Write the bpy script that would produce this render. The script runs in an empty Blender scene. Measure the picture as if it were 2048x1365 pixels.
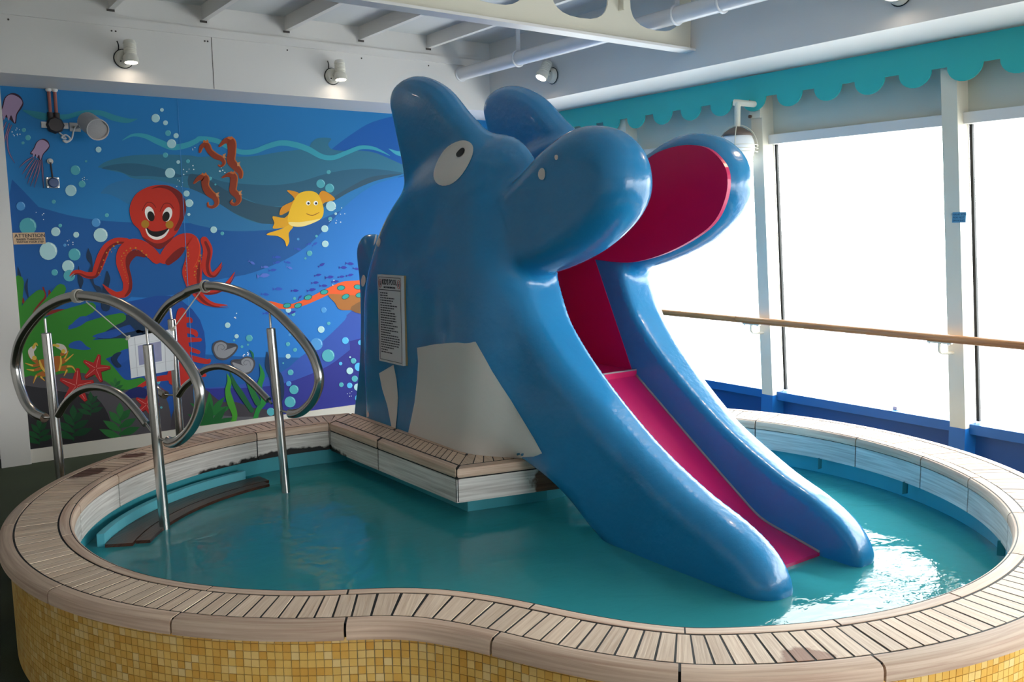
import bpy, bmesh, math, random
import numpy as np
from mathutils import Vector, Matrix
from mathutils.bvhtree import BVHTree
from mathutils.geometry import delaunay_2d_cdt
random.seed(7)
PI = math.pi
SC = bpy.context.scene
COL = SC.collection

# ------------------------------------------------------------------ camera
F = 1770.0
YAW, PITCH, ROLL = math.radians(35.6), math.radians(-7.18), math.radians(-.83)
CAM = Vector((0, 0, 1.6))
_f = Vector((math.sin(YAW) * math.cos(PITCH), math.cos(YAW) * math.cos(PITCH), math.sin(PITCH)))
_r0 = Vector((math.cos(YAW), -math.sin(YAW), 0)); _u0 = _r0.cross(_f)
_r = _r0 * math.cos(ROLL) + _u0 * math.sin(ROLL)
_u = -_r0 * math.sin(ROLL) + _u0 * math.cos(ROLL)
cd = bpy.data.cameras.new('camera'); cam = bpy.data.objects.new('camera', cd); COL.objects.link(cam)
cd.sensor_fit = 'HORIZONTAL'; cd.sensor_width = 36; cd.lens = F / 2048 * 36; cd.clip_start = .05
cam.matrix_world = Matrix(((_r.x, _u.x, -_f.x, CAM.x), (_r.y, _u.y, -_f.y, CAM.y), (_r.z, _u.z, -_f.z, CAM.z), (0, 0, 0, 1)))
SC.camera = cam
# ------------------------------------------------------------------ sky light and exposure
wd = bpy.data.worlds.new('sky'); SC.world = wd; wd.use_nodes = True
_nt = wd.node_tree; _bg = _nt.nodes['Background']; _tc = _nt.nodes.new('ShaderNodeTexCoord'); _sp = _nt.nodes.new('ShaderNodeSeparateXYZ'); _mr = _nt.nodes.new('ShaderNodeMapRange')
_nt.links.new(_tc.outputs['Generated'], _sp.inputs[0]); _nt.links.new(_sp.outputs['Z'], _mr.inputs['Value'])      # bright hazy sky over a darker sea
_mr.inputs['From Min'].default_value = -.06; _mr.inputs['From Max'].default_value = .03; _mr.inputs['To Min'].default_value = 4.5; _mr.inputs['To Max'].default_value = 10.0
_nt.links.new(_mr.outputs[0], _bg.inputs[1]); _bg.inputs[0].default_value = (.97, .985, 1, 1)
SC.view_settings.view_transform = 'Standard'; SC.view_settings.look = 'None'
SC.view_settings.gamma = 1; SC.view_settings.use_curve_mapping = False
SC.view_settings.exposure = 0.34

def ray(px, py): return _f + _r * ((float(px) - 1024) / F) - _u * ((float(py) - 682.5) / F)
def on(px, py, ax, v):                      # where the sight line of a measured point meets a wall, floor or rim plane
    d = ray(px, py); return CAM + d * ((v - CAM[ax]) / d[ax])
def onplane(px, py, A, n):
    d = ray(px, py); return CAM + d * ((A - CAM).dot(n) / d.dot(n))

# ------------------------------------------------------------------ materials
def lin(h):
    h = h.lstrip('#'); c = [int(h[i:i + 2], 16) / 255 for i in (0, 2, 4)]
    return tuple(v / 12.92 if v <= .04045 else ((v + .055) / 1.055) ** 2.4 for v in c) + (1,)
MATS = {}
def mat(name, col='#808080', rough=.5, metal=0, bump=0, bscale=30, var=0, vscale=6, emit=0, coat=0, spec=.5):
    if name in MATS: return MATS[name]
    m = bpy.data.materials.new(name); m.use_nodes = True; nt = m.node_tree; b = nt.nodes['Principled BSDF']
    c = lin(col) if isinstance(col, str) else col
    b.inputs['Base Color'].default_value = c; b.inputs['Roughness'].default_value = rough
    b.inputs['Metallic'].default_value = metal; b.inputs['Coat Weight'].default_value = coat
    b.inputs['Specular IOR Level'].default_value = spec
    if emit: b.inputs['Emission Color'].default_value = c; b.inputs['Emission Strength'].default_value = emit
    if bump or var:
        tc = nt.nodes.new('ShaderNodeNewGeometry')
    if var:
        n = nt.nodes.new('ShaderNodeTexNoise'); n.inputs['Scale'].default_value = vscale; n.inputs['Detail'].default_value = 5
        nt.links.new(tc.outputs['Position'], n.inputs['Vector'])
        mx = nt.nodes.new('ShaderNodeMix'); mx.data_type = 'RGBA'
        mx.inputs['A'].default_value = tuple(v * (1 - var) for v in c[:3]) + (1,)
        mx.inputs['B'].default_value = tuple(min(1, v * (1 + var)) for v in c[:3]) + (1,)
        nt.links.new(n.outputs['Fac'], mx.inputs['Factor']); nt.links.new(mx.outputs['Result'], b.inputs['Base Color'])
    if bump:
        n = nt.nodes.new('ShaderNodeTexNoise'); n.inputs['Scale'].default_value = bscale; n.inputs['Detail'].default_value = 3
        nt.links.new(tc.outputs['Position'], n.inputs['Vector'])
        bp = nt.nodes.new('ShaderNodeBump'); bp.inputs['Strength'].default_value = bump; bp.inputs['Distance'].default_value = .02
        nt.links.new(n.outputs['Fac'], bp.inputs['Height']); nt.links.new(bp.outputs['Normal'], b.inputs['Normal'])
    MATS[name] = m; return m
def wood(name, c1, c2, grain=9., rough=.6, stains=()):
    """grain runs along u of the UV map; stains = wet or rotten patches (centre, radius, colour)"""
    m = bpy.data.materials.new(name); m.use_nodes = True; nt = m.node_tree; b = nt.nodes['Principled BSDF']; L = nt.links.new
    uv = nt.nodes.new('ShaderNodeUVMap'); oi = nt.nodes.new('ShaderNodeObjectInfo')
    cb = nt.nodes.new('ShaderNodeCombineXYZ'); ml = nt.nodes.new('ShaderNodeMath'); ml.operation = 'MULTIPLY'; ml.inputs[1].default_value = 37
    L(oi.outputs['Random'], ml.inputs[0]); L(ml.outputs[0], cb.inputs[0]); L(ml.outputs[0], cb.inputs[1]); L(ml.outputs[0], cb.inputs[2])
    ad = nt.nodes.new('ShaderNodeVectorMath'); ad.operation = 'ADD'; L(uv.outputs[0], ad.inputs[0]); L(cb.outputs[0], ad.inputs[1])
    mp = nt.nodes.new('ShaderNodeMapping'); mp.inputs['Scale'].default_value = (grain, grain * 28, 1); L(ad.outputs[0], mp.inputs[0])
    n = nt.nodes.new('ShaderNodeTexNoise'); n.inputs['Scale'].default_value = 1; n.inputs['Detail'].default_value = 6; n.inputs['Distortion'].default_value = .4
    L(mp.outputs[0], n.inputs['Vector'])
    rp = nt.nodes.new('ShaderNodeValToRGB'); rp.color_ramp.elements[0].position = .3; rp.color_ramp.elements[1].position = .68
    rp.color_ramp.elements[0].color = lin(c1); rp.color_ramp.elements[1].color = lin(c2); L(n.outputs['Fac'], rp.inputs[0])
    hs = nt.nodes.new('ShaderNodeHueSaturation'); mr = nt.nodes.new('ShaderNodeMapRange')
    mr.inputs['To Min'].default_value = .88; mr.inputs['To Max'].default_value = 1.08
    L(oi.outputs['Random'], mr.inputs['Value']); L(mr.outputs[0], hs.inputs['Value']); L(rp.outputs[0], hs.inputs['Color'])
    out = hs.outputs['Color']
    geo = nt.nodes.new('ShaderNodeNewGeometry')
    for cen, scl, colr in stains:
        sb = nt.nodes.new('ShaderNodeVectorMath'); sb.operation = 'SUBTRACT'; L(geo.outputs['Position'], sb.inputs[0]); sb.inputs[1].default_value = cen
        dv = nt.nodes.new('ShaderNodeVectorMath'); dv.operation = 'DIVIDE'; L(sb.outputs[0], dv.inputs[0]); dv.inputs[1].default_value = scl
        ln = nt.nodes.new('ShaderNodeVectorMath'); ln.operation = 'LENGTH'; L(dv.outputs[0], ln.inputs[0])
        nn = nt.nodes.new('ShaderNodeTexNoise'); nn.inputs['Scale'].default_value = 22; nn.inputs['Detail'].default_value = 4; L(geo.outputs['Position'], nn.inputs['Vector'])
        sm = nt.nodes.new('ShaderNodeMath'); sm.operation = 'MULTIPLY_ADD'; L(nn.outputs['Fac'], sm.inputs[0]); sm.inputs[1].default_value = .9; L(ln.outputs['Value'], sm.inputs[2])
        mk = nt.nodes.new('ShaderNodeMapRange'); mk.inputs['From Min'].default_value = 1.5; mk.inputs['From Max'].default_value = 1.3; L(sm.outputs[0], mk.inputs['Value'])
        mx = nt.nodes.new('ShaderNodeMix'); mx.data_type = 'RGBA'; mx.blend_type = 'MULTIPLY'; mx.inputs['B'].default_value = lin(colr)
        L(mk.outputs[0], mx.inputs['Factor']); L(out, mx.inputs['A']); out = mx.outputs['Result']
    L(out, b.inputs['Base Color']); b.inputs['Roughness'].default_value = rough
    bp = nt.nodes.new('ShaderNodeBump'); bp.inputs['Strength'].default_value = .25; bp.inputs['Distance'].default_value = .004
    L(n.outputs['Fac'], bp.inputs['Height']); L(bp.outputs['Normal'], b.inputs['Normal'])
    MATS[name] = m; return m
def glassmat(name, tint, ior=1.45, rough=.0, murk=None, murkfac=.0, bump=0):
    m = bpy.data.materials.new(name); m.use_nodes = True; nt = m.node_tree; L = nt.links.new
    nt.nodes.remove(nt.nodes['Principled BSDF']); out = nt.nodes['Material Output']
    tr = nt.nodes.new('ShaderNodeBsdfTransparent'); tr.inputs[0].default_value = tint
    gl = nt.nodes.new('ShaderNodeBsdfGlossy'); gl.inputs['Roughness'].default_value = rough
    fr = nt.nodes.new('ShaderNodeFresnel'); fr.inputs['IOR'].default_value = ior
    body = tr.outputs[0]
    if murk:
        df = nt.nodes.new('ShaderNodeBsdfDiffuse'); df.inputs[0].default_value = murk
        mm = nt.nodes.new('ShaderNodeMixShader'); mm.inputs[0].default_value = murkfac; L(tr.outputs[0], mm.inputs[1]); L(df.outputs[0], mm.inputs[2]); body = mm.outputs[0]
    if bump:
        geo = nt.nodes.new('ShaderNodeNewGeometry')
        ns = []
        for sc, sy in ((4.0, 1.3), (16, 1.8)):
            mp = nt.nodes.new('ShaderNodeMapping'); mp.inputs['Scale'].default_value = (sc, sc * sy, 1); mp.inputs['Rotation'].default_value = (0, 0, -.6)
            L(geo.outputs['Position'], mp.inputs[0])
            n = nt.nodes.new('ShaderNodeTexNoise'); n.inputs['Scale'].default_value = 1; n.inputs['Detail'].default_value = 2; n.inputs['Distortion'].default_value = .8
            L(mp.outputs[0], n.inputs['Vector']); ns.append(n)
        ma = nt.nodes.new('ShaderNodeMath'); ma.operation = 'MULTIPLY_ADD'; L(ns[1].outputs['Fac'], ma.inputs[0]); ma.inputs[1].default_value = .22; L(ns[0].outputs['Fac'], ma.inputs[2])
        bp = nt.nodes.new('ShaderNodeBump'); bp.inputs['Strength'].default_value = 1; bp.inputs['Distance'].default_value = bump
        L(ma.outputs[0], bp.inputs['Height']); L(bp.outputs['Normal'], gl.inputs['Normal']); L(bp.outputs['Normal'], fr.inputs['Normal'])
    gb = nt.nodes.new('ShaderNodeNewGeometry'); mf = nt.nodes.new('ShaderNodeMath'); mf.operation = 'MULTIPLY'; iv = nt.nodes.new('ShaderNodeMath'); iv.operation = 'SUBTRACT'; iv.inputs[0].default_value = 1
    L(gb.outputs['Backfacing'], iv.inputs[1]); L(fr.outputs[0], mf.inputs[0]); L(iv.outputs[0], mf.inputs[1])     # the inner face of a pane adds no second reflection
    ms = nt.nodes.new('ShaderNodeMixShader'); L(mf.outputs[0], ms.inputs[0]); L(body, ms.inputs[1]); L(gl.outputs[0], ms.inputs[2]); L(ms.outputs[0], out.inputs['Surface'])
    MATS[name] = m; return m

white = mat('white_paint', '#d9d6d2', .45, bump=.02, bscale=60)
cream = mat('cream_metal', '#d8d3c2', .35)
steel = mat('brushed_steel', '#b9b6b2', .22, metal=1)
black = mat('black_rubber', '#0c0c0d', .6)
caulk = mat('black_caulk', '#0a0a0c', .7)
seablue = mat('sea_blue_paint', '#1663ad', .4)
STN = [((.735, 4.66, .45), (.12, .085, .1), '#6a4432'), ((1.02, 4.86, .45), (.07, .05, .1), '#7a5440'), ((1.93, 1.36, .45), (.08, .08, .1), '#b09080')]
teak = wood('teak_slats', '#c9ac92', '#e3ccb4', 5, stains=STN)
teak2 = wood('teak_coping', '#bb9a84', '#dcc3ab', 3)
bleach = wood('bleached_board', '#b9b0a8', '#e6e1da', 3, stains=[((1.9, 4.95, .27), (.45, .3, .05), '#140c0a'), ((1.45, 4.9, .26), (.16, .2, .045), '#2a1a14'), ((2.72, 3.45, .33), (.13, .1, .09), '#8a6a55')])
darkwood = wood('wet_dark_wood', '#2a1712', '#573628', 4, rough=.3)
railwood = wood('rail_wood', '#9a6336', '#c08a58', 3, rough=.35)

# ------------------------------------------------------------------ mesh helpers
def mkobj(name, v, f, m=None, parent=None, smooth=False, uv=None, recalc=True, mi=None, **props):
    me = bpy.data.meshes.new(name); me.from_pydata([tuple(p) for p in v], [], f)
    for q in (m if isinstance(m, (list, tuple)) else [m]):
        if q: me.materials.append(q)
    if mi: me.polygons.foreach_set('material_index', mi)
    if uv is not None:
        ul = me.uv_layers.new(name='UVMap')
        for l in me.loops: ul.data[l.index].uv = uv[l.vertex_index]
    if recalc:
        bm = bmesh.new(); bm.from_mesh(me); bmesh.ops.recalc_face_normals(bm, faces=bm.faces); bm.to_mesh(me); bm.free()
    if smooth:
        me.polygons.foreach_set('use_smooth', [True] * len(me.polygons))
        if smooth != True: me.set_sharp_from_angle(angle=math.radians(smooth))
    me.update()
    o = bpy.data.objects.new(name, me); COL.objects.link(o)
    if parent: o.parent = parent; o.matrix_parent_inverse = parent.matrix_world.inverted()
    for k, x in props.items(): o[k] = x
    return o
def tag(o, label=None, category=None, group=None, kind=None):
    for k, x in (('label', label), ('category', category), ('group', group), ('kind', kind)):
        if x: o[k] = x
    return o
def empty(name, loc, **props):
    o = bpy.data.objects.new(name, None); COL.objects.link(o); o.location = loc; o.empty_display_size = .1
    o.matrix_world = Matrix.Translation(loc)
    for k, x in props.items(): o[k] = x
    return o
class MB:
    def __init__(s): s.v = []; s.f = []; s.uv = []; s.mi = []
    def add(s, v, f, uv=None, mi=0):
        n = len(s.v); s.v += [tuple(p) for p in v]; s.f += [[i + n for i in q] for q in f]
        s.uv += uv if uv else [(p[0], p[1]) for p in v]; s.mi += [mi] * len(f); return s
    def box(s, x0, x1, y0, y1, z0, z1, mi=0):
        v = [(x, y, z) for x in (x0, x1) for y in (y0, y1) for z in (z0, z1)]
        L = (x1 - x0, y1 - y0, z1 - z0); a = max(range(3), key=lambda i: L[i]); o = [i for i in range(3) if i != a]
        return s.add(v, [(0, 1, 3, 2), (4, 6, 7, 5), (0, 4, 5, 1), (2, 3, 7, 6), (0, 2, 6, 4), (1, 5, 7, 3)], [(p[a], p[o[0]] + p[o[1]]) for p in v], mi)
    def prism(s, poly, z0, z1, udir=None, mi=0):
        n = len(poly); v = [(p[0], p[1], z0) for p in poly] + [(p[0], p[1], z1) for p in poly]
        f = [list(range(n))[::-1], list(range(n, 2 * n))] + [(i, (i + 1) % n, n + (i + 1) % n, n + i) for i in range(n)]
        uv = None
        if udir: uv = [(p[0] * udir[0] + p[1] * udir[1], -p[0] * udir[1] + p[1] * udir[0] + p[2]) for p in v]
        return s.add(v, f, uv, mi)
    def extr(s, poly, ax, a0, a1, mi=0):       # 2D polygon in the other two axes, extruded along ax
        o = [i for i in range(3) if i != ax]; n = len(poly); v = []
        for a in (a0, a1):
            for p in poly:
                q = [0, 0, 0]; q[ax] = a; q[o[0]] = p[0]; q[o[1]] = p[1]; v.append(q)
        f = [list(range(n))[::-1], list(range(n, 2 * n))] + [(i, (i + 1) % n, n + (i + 1) % n, n + i) for i in range(n)]
        return s.add(v, f, None, mi)
    def tube(s, pts, r, n=12, closed=False, mi=0):
        pts = [Vector(p) for p in pts]; m = len(pts); rs = r if isinstance(r, (list, tuple)) else [r] * m
        v = []; f = []; uv = []; T = []
        for i in range(m):
            a = pts[(i - 1) % m] if (closed or i) else pts[i]; b = pts[(i + 1) % m] if (closed or i < m - 1) else pts[i]
            T.append((b - a).normalized())
        nrm = T[0].orthogonal().normalized(); L = 0
        for i in range(m):
            nrm = (nrm - T[i] * nrm.dot(T[i])).normalized(); bi = T[i].cross(nrm)
            if i: L += (pts[i] - pts[i - 1]).length
            for k in range(n):
                a = 2 * PI * k / n; v.append(pts[i] + (nrm * math.cos(a) + bi * math.sin(a)) * rs[i]); uv.append((L, rs[i] * a))
        for i in range(m if closed else m - 1):
            j = (i + 1) % m
            for k in range(n): f.append((i * n + k, i * n + (k + 1) % n, j * n + (k + 1) % n, j * n + k))
        if not closed: f.append(list(range(n))[::-1]); f.append([(m - 1) * n + k for k in range(n)])
        return s.add(v, f, uv, mi)
    def cyl(s, a, b, r, n=16, r2=None, mi=0): return s.tube([a, b], [r, r if r2 is None else r2], n, mi=mi)
    def lathe(s, prof, org, axis, n=24, mi=0):  # prof: (radius, height along axis)
        axis = Vector(axis).normalized(); e1 = axis.orthogonal().normalized(); e2 = axis.cross(e1); org = Vector(org); v = []; f = []
        for rr, h in prof:
            for k in range(n):
                a = 2 * PI * k / n; v.append(org + axis * h + (e1 * math.cos(a) + e2 * math.sin(a)) * max(rr, 1e-4))
        for i in range(len(prof) - 1):
            for k in range(n): f.append((i * n + k, i * n + (k + 1) % n, (i + 1) * n + (k + 1) % n, (i + 1) * n + k))
        f.append(list(range(n))[::-1]); f.append([(len(prof) - 1) * n + k for k in range(n)])
        return s.add(v, f, None, mi)
    def build(s, name, m, parent=None, smooth=False, **kw):
        return mkobj(name, s.v, s.f, m, parent, smooth, uv=s.uv, mi=s.mi if max(s.mi or [0]) else None, **kw)
def cr(pts, n=8, closed=False):               # Catmull-Rom through any-dimensional points
    P = [np.array(p, float) for p in pts]; m = len(P); out = []
    for i in range(m if closed else m - 1):
        if closed: a, b, c, d = P[(i - 1) % m], P[i], P[(i + 1) % m], P[(i + 2) % m]
        else: a, b, c, d = P[max(i - 1, 0)], P[i], P[i + 1], P[min(i + 2, m - 1)]
        for k in range(n):
            t = k / n; out.append(.5 * (2 * b + (c - a) * t + (2 * a - 5 * b + 4 * c - d) * t * t + (3 * b - a - 3 * c + d) * t ** 3))
    if not closed: out.append(P[-1])
    return out
def text(body, size, m, parent, name='lettering', align='CENTER', M=Matrix(), extrude=.0006, bold=0):
    cu = bpy.data.curves.new(name, 'FONT'); cu.body = body; cu.size = size; cu.align_x = align; cu.extrude = extrude; cu.offset = bold; cu.resolution_u = 2
    t = bpy.data.objects.new(name, cu); COL.objects.link(t); bpy.context.view_layer.update()
    me = bpy.data.meshes.new_from_object(t.evaluated_get(bpy.context.evaluated_depsgraph_get()))
    bpy.data.objects.remove(t); me.transform(M); me.materials.clear(); me.materials.append(m)
    o = bpy.data.objects.new(name, me); COL.objects.link(o)
    if parent: o.parent = parent; o.matrix_parent_inverse = parent.matrix_world.inverted()
    return o
ST = dict(kind='structure')

# ================================================================== the room
XW, YM, XF, YF, ZS, ZC = 4.92, 7.0, 4.42, 6.44, 2.615, 3.17
YB, XL = -4.5, -3.2                                # how far the deck goes on behind the camera
mkobj('floor', [(XL, YB, 0), (5.3, YB, 0), (5.3, YM + .1, 0), (XL, YM + .1, 0)], [(0, 1, 2, 3)],
      mat('green_deck_carpet', '#27331f', .95, bump=.3, bscale=260, var=.35, vscale=3), recalc=False, kind='structure')
mural_blue = mat('mural_blue', '#1f77b4', .55, spec=.25)
wall_back = MB().box(.785, 5.1, YM, YM + .1, .10, 3.2).build('wall_back', mural_blue, kind='structure')
tag(wall_back, 'blue undersea mural wall behind the pool')
MB().box(XL, .60, YM + .02, YM + .1, 0, 3.2).build('wall_back_side', white, kind='structure')
MB().box(.785, 5.1, YM - .012, YM + .1, 0, .098).build('baseboard_back', mat('baseboard_white', '#cfcac0', .5), kind='structure')
d = MB().box(-.25, .60, YM, YM + .03, .06, 2.25).build('door_1', mat('door_grey', '#b9b8b6', .4), kind='structure')
MB().box(.48, .50, YM - .006, YM, .12, 2.2).build('door_groove', mat('groove_grey', '#6a6a6a', .6), d)
MB().box(-.25, .60, YM - .01, YM + .03, 0, .06).build('kick_plate', mat('kick_dark', '#3a3836', .5), d)
MB().box(.60, .785, YM - .035, YM + .1, 0, ZS).build('trim_1', white, kind='structure')
MB().box(XL - .1, XL, YB, YM + .1, 0, 3.2).build('wall_left', white, kind='structure')
MB().box(XL - .1, 5.3, YB - .1, YB, 0, .5).build('wall_front', white, kind='structure')  # unseen wall behind the camera; its openings are added to let in fill light
MB().box(XL - .1, 5.3, YB - .1, YB, 2.6, 3.2).build('wall_front_upper', white, kind='structure')
MB().box(XL - .1, 1.5, YB - .1, YB, .5, 2.6).build('wall_front_bay', white, kind='structure')  # unseen stretch kept closed to weaken the fill from the added openings
for x in (1.56, 3.2, 4.9): MB().box(x - .06, x + .06, YB - .1, YB, .5, 2.6).build('wall_front_post', white, kind='structure')
# dropped soffits with their fascias
MB().box(XL, XW + .1, YF, YM + .1, ZS, ZS + .04).build('ceiling_soffit_back', white, kind='structure')
fb = MB().box(XL, XF, YF - .02, YF, ZS - .004, ZC + .3).build('trim_fascia_back', white, kind='structure')
MB().box(XL, XF, YF - .034, YF - .02, 2.965, 3.02).build('batten', white, fb)
gap = mat('shadow_gap', '#4a443f', .8)
MB().box(2.045, 2.049, YF - .0215, YF - .02, ZS, 2.965).build('panel_joint', gap, fb)
for x in (.02, .8, 1.395, 1.42, 2.0, 2.02, 2.6, 3.2, 3.8):
    MB().lathe([(.006, 0), (.006, .003)], (x, YF - .02, 2.935), (0, -1, 0), 8).build('rivet_hole', gap, fb)
MB().box(XF, XW + .2, YB, YF, ZS, ZS + .04).build('ceiling_soffit_right', white, kind='structure')
fr_ = MB().box(XF - .02, XF, YB, YF, ZS - .004, ZC + .3).build('trim_fascia_right', white, kind='structure')
MB().box(XL, XF + .1, YB, YF + .1, ZC, ZC + .06).build('ceiling', mat('ceiling_grey', '#c9cbcb', .5), kind='structure')
for k in range(-7, 6):
    x = 1.40 + .6 * k
    if x > 4.3: continue
    j = MB().box(x - .018, x + .018, YB, YF - .036, 3.07, ZC).build('ceiling_joist', white, kind='structure')
    MB().box(x - .03, x + .02, YF - .0345, YF - .0335, 3.055, 3.07).build('joist_slot', gap, j)
# cross beam with oval lightening holes
def oval(cx, cz, a, b, n=20): return [(cx + a * math.copysign(abs(math.cos(2 * PI * k / n)) ** .75, math.cos(2 * PI * k / n)), cz + b * math.copysign(abs(math.sin(2 * PI * k / n)) ** .75, math.sin(2 * PI * k / n))) for k in range(n)]
def holed_beam():
    mb = MB(); z0, z1 = 2.737, 3.155; pitch = .615; xs = [4.085 - pitch * k for k in range(11)]
    y0, y1 = 4.115, 4.125; a, b = .22, .158; ca = math.atan2(z1 - z0, pitch)
    ang = sorted([2 * PI * k / 24 for k in range(24)] + [ca, PI - ca, PI + ca, 2 * PI - ca]); n = len(ang)
    for cx in xs:                                    # one rectangular cell of web around each hole
        ring = []; hole = []
        for t_ in ang:
            c, s = math.cos(t_), math.sin(t_); t = min((pitch / 2) / max(abs(c), 1e-6), ((z1 - z0) / 2) / max(abs(s), 1e-6))
            ring.append((cx + c * t, (z0 + z1) / 2 + s * t))
            hole.append((cx + a * math.copysign(abs(c) ** .75, c), 2.98 + b * math.copysign(abs(s) ** .75, s)))
        v = []
        for y in (y0, y1): v += [(p[0], y, p[1]) for p in ring] + [(p[0], y, p[1]) for p in hole]
        f = []
        for k in range(n):
            j = (k + 1) % n
            f += [(k, j, n + j, n + k), (2 * n + k, 3 * n + k, 3 * n + j, 2 * n + j), (n + k, n + j, 3 * n + j, 3 * n + k)]
        mb.add(v, f)
    mb.box(xs[0] + pitch / 2, XF - .022, y0, y1, z0, z1)
    return mb
bmo = holed_beam().build('ceiling_cross_beam', cream, kind='structure')
MB().box(-2.4, XF - .022, 4.07, 4.17, 2.722, 2.737).build('lower_flange', white, bmo)
MB().box(-2.4, XF - .022, 4.07, 4.17, 3.155, 3.169).build('upper_flange', white, bmo)
for k in range(3): MB().box(3.77 - 1.23 * k, 3.782 - 1.23 * k, 4.07, 4.115, 2.9, 3.155).build('stiffener', cream, bmo)

# ------------------------------------------------------------------ window wall
LEAN = .075                                        # the mullions rake along the ship
def yl(y, z): return y + (z - .45) * LEAN
PY = [3.875 + 1.33 * k for k in range(-6, 3)]
wr = MB().box(5.06, 5.12, YB, YM, 0, .42).build('wall_right', mat('sea_blue_panel', '#0f4f97', .45), kind='structure')
MB().box(4.985, 5.14, YB, YM, .405, .462).build('trim_sill', seablue, kind='structure')
MB().box(5.0, 5.06, YB, YM, .0, .09).build('baseboard_right', seablue, kind='structure')
MB().box(5.06, 5.12, YB, YM, 2.18, ZS).build('wall_right_upper', mat('panel_beige', '#c9cabd', .5), kind='structure')
MB().box(5.0, 5.12, YB, YM, 2.15, 2.212).build('trim_header', white, kind='structure')
pane = glassmat('window_glass', (.96, .98, .97, 1))
def shear(o, y):                                   # rake a vertical member about its foot
    for v in o.data.vertices: v.co.y += (v.co.z - .45) * LEAN
for i, y in enumerate(PY):
    p = MB().box(4.94, 5.06, y - .045, y + .045, .44, ZS).build('window_post', cream, kind='structure'); shear(p, y)
    b_ = MB().box(4.936, 5.07, y - .047, y + .047, 0, .44).build('post_foot', seablue, p)
    s_ = MB().box(5.062, 5.082, y - .062, y - .045, .47, 2.15).build('window_seal', black, p); shear(s_, y)
    if i < len(PY) - 1:
        y2 = PY[i + 1]
        g = mkobj('window_%d' % (i + 1), [(x, yl(yy, z), z) for x in (5.072, 5.078) for yy, z in ((y + .045, .462), (y2 - .045, .462), (y2 - .045, 2.15), (y + .045, 2.15))],
                  [(0, 1, 2, 3), (4, 7, 6, 5), (0, 4, 5, 1), (1, 5, 6, 2), (2, 6, 7, 3), (3, 7, 4, 0)], pane, kind='structure')

# scalloped teal valance in front of the posts
def valance():
    top, notch, low, P_ = 2.606, 2.458, 2.37, .2857
    y0 = 2.59 - P_ * 24; pts = []
    for k in range(39):
        c = y0 + P_ * k; rr = .098
        if c > 6.85: break
        for q in range(0, 13):
            a = PI - PI * q / 12
            pts.append((c - rr * math.cos(PI - a) , notch - (notch - low) * math.sin(a)))
    ps = [(p[0], p[1]) for p in pts]
    v = []; f = []
    for x in (4.912, 4.922):
        v += [(x, p[0], p[1]) for p in ps] + [(x, p[0], top) for p in ps]
    n = len(ps)
    for i in range(n - 1):
        f += [(i, i + 1, n + i + 1, n + i), (2 * n + i, 3 * n + i, 3 * n + i + 1, 2 * n + i + 1), (i, 2 * n + i, 2 * n + i + 1, i + 1)]
    return v, f
v_, f_ = valance()
mkobj('scalloped_valance', v_, f_, mat('valance_teal', '#27b0ac', .45), recalc=True,
      label='long teal valance with scalloped lower edge above the windows', category='valance')

# wooden handrail on hooks along the windows
hr = empty('window_handrail', (4.86, 4, .95), label='long wooden handrail on white hooks in front of the windows', category='handrail')
for a, b in ((YB + .1, 1.4), (1.404, 4.08), (4.084, 6.7)):
    MB().tube([(4.86, a, .957), (4.86, b, .957)], .024, 14).build('rail_section', railwood, hr, smooth=40)
for y in PY[3:]:
    yy = yl(y, .9); h = MB().box(4.85, 4.87, yy - .02, yy + .12, .926, .934).build('rail_hook', cream, hr)
    MB().tube(cr([(4.86, yy + .05, .93), (4.865, yy + .052, .885), (4.89, yy + .045, .868), (4.95, yy + .01, .868)], 5), .009, 8).build('hook_arm', cream, h, smooth=True)
    for q in (.0, .11): MB().lathe([(.005, 0), (.005, .008)], (4.86, yy + q, .926), (0, 0, -1), 8).build('screw', steel, h)

# ================================================================== whale slide (fibreglass, twin halves with the chute between)
XC, UI = 2.985, .205
def poly_sdf(P, Y, Z):
    P = np.array(P, float); n = len(P); d = np.full(Y.shape, 1e9); ins = np.zeros(Y.shape, bool)
    for i in range(n):
        a, b = P[i], P[(i + 1) % n]; e = b - a; w0 = Y - a[0]; w1 = Z - a[1]
        t = np.clip((w0 * e[0] + w1 * e[1]) / (e @ e), 0, 1); d = np.minimum(d, (w0 - e[0] * t) ** 2 + (w1 - e[1] * t) ** 2)
        c = ((a[1] <= Z) & (b[1] > Z)) | ((b[1] <= Z) & (a[1] > Z))
        xi = a[0] + (Z - a[1]) / (e[1] if abs(e[1]) > 1e-9 else 1e-9) * e[0]; ins ^= c & (Y < xi)
    return np.where(ins, -np.sqrt(d), np.sqrt(d))
def smin(a, b, k): h = np.clip(.5 + .5 * (b - a) / k, 0, 1); return b * (1 - h) + a * h - k * h * (1 - h)
def smax(a, b, k): return -smin(-a, -b, k)
def extrude(d2, du, r):
    a = d2 + r; b = du + r
    return np.sqrt(np.maximum(a, 0) ** 2 + np.maximum(b, 0) ** 2) + np.minimum(np.maximum(a, b), 0) - r
H = .018
gx = np.arange(XC - .70, XC + .70 + H, H); gy = np.arange(1.88, 5.90, H); gz = np.arange(-.12, 2.58, H)
Y2, Z2 = np.meshgrid(gy, gz, indexing='ij'); U = np.abs(gx - XC)[:, None, None]
S = lambda p, n=6: [tuple(q) for q in cr(p, n, True)]
torso = S([(5.10, -.05), (5.14, .5), (5.14, .9), (5.09, 1.3), (4.92, 1.66), (4.68, 1.89), (4.4, 2.04), (4.05, 2.11), (3.82, 2.085), (3.68, 2.00), (3.58, 1.86), (3.52, 1.66), (3.52, 1.4), (3.50, 1.1), (3.52, .8), (3.60, .45), (3.64, -.05), (4.2, -.1)])
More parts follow.
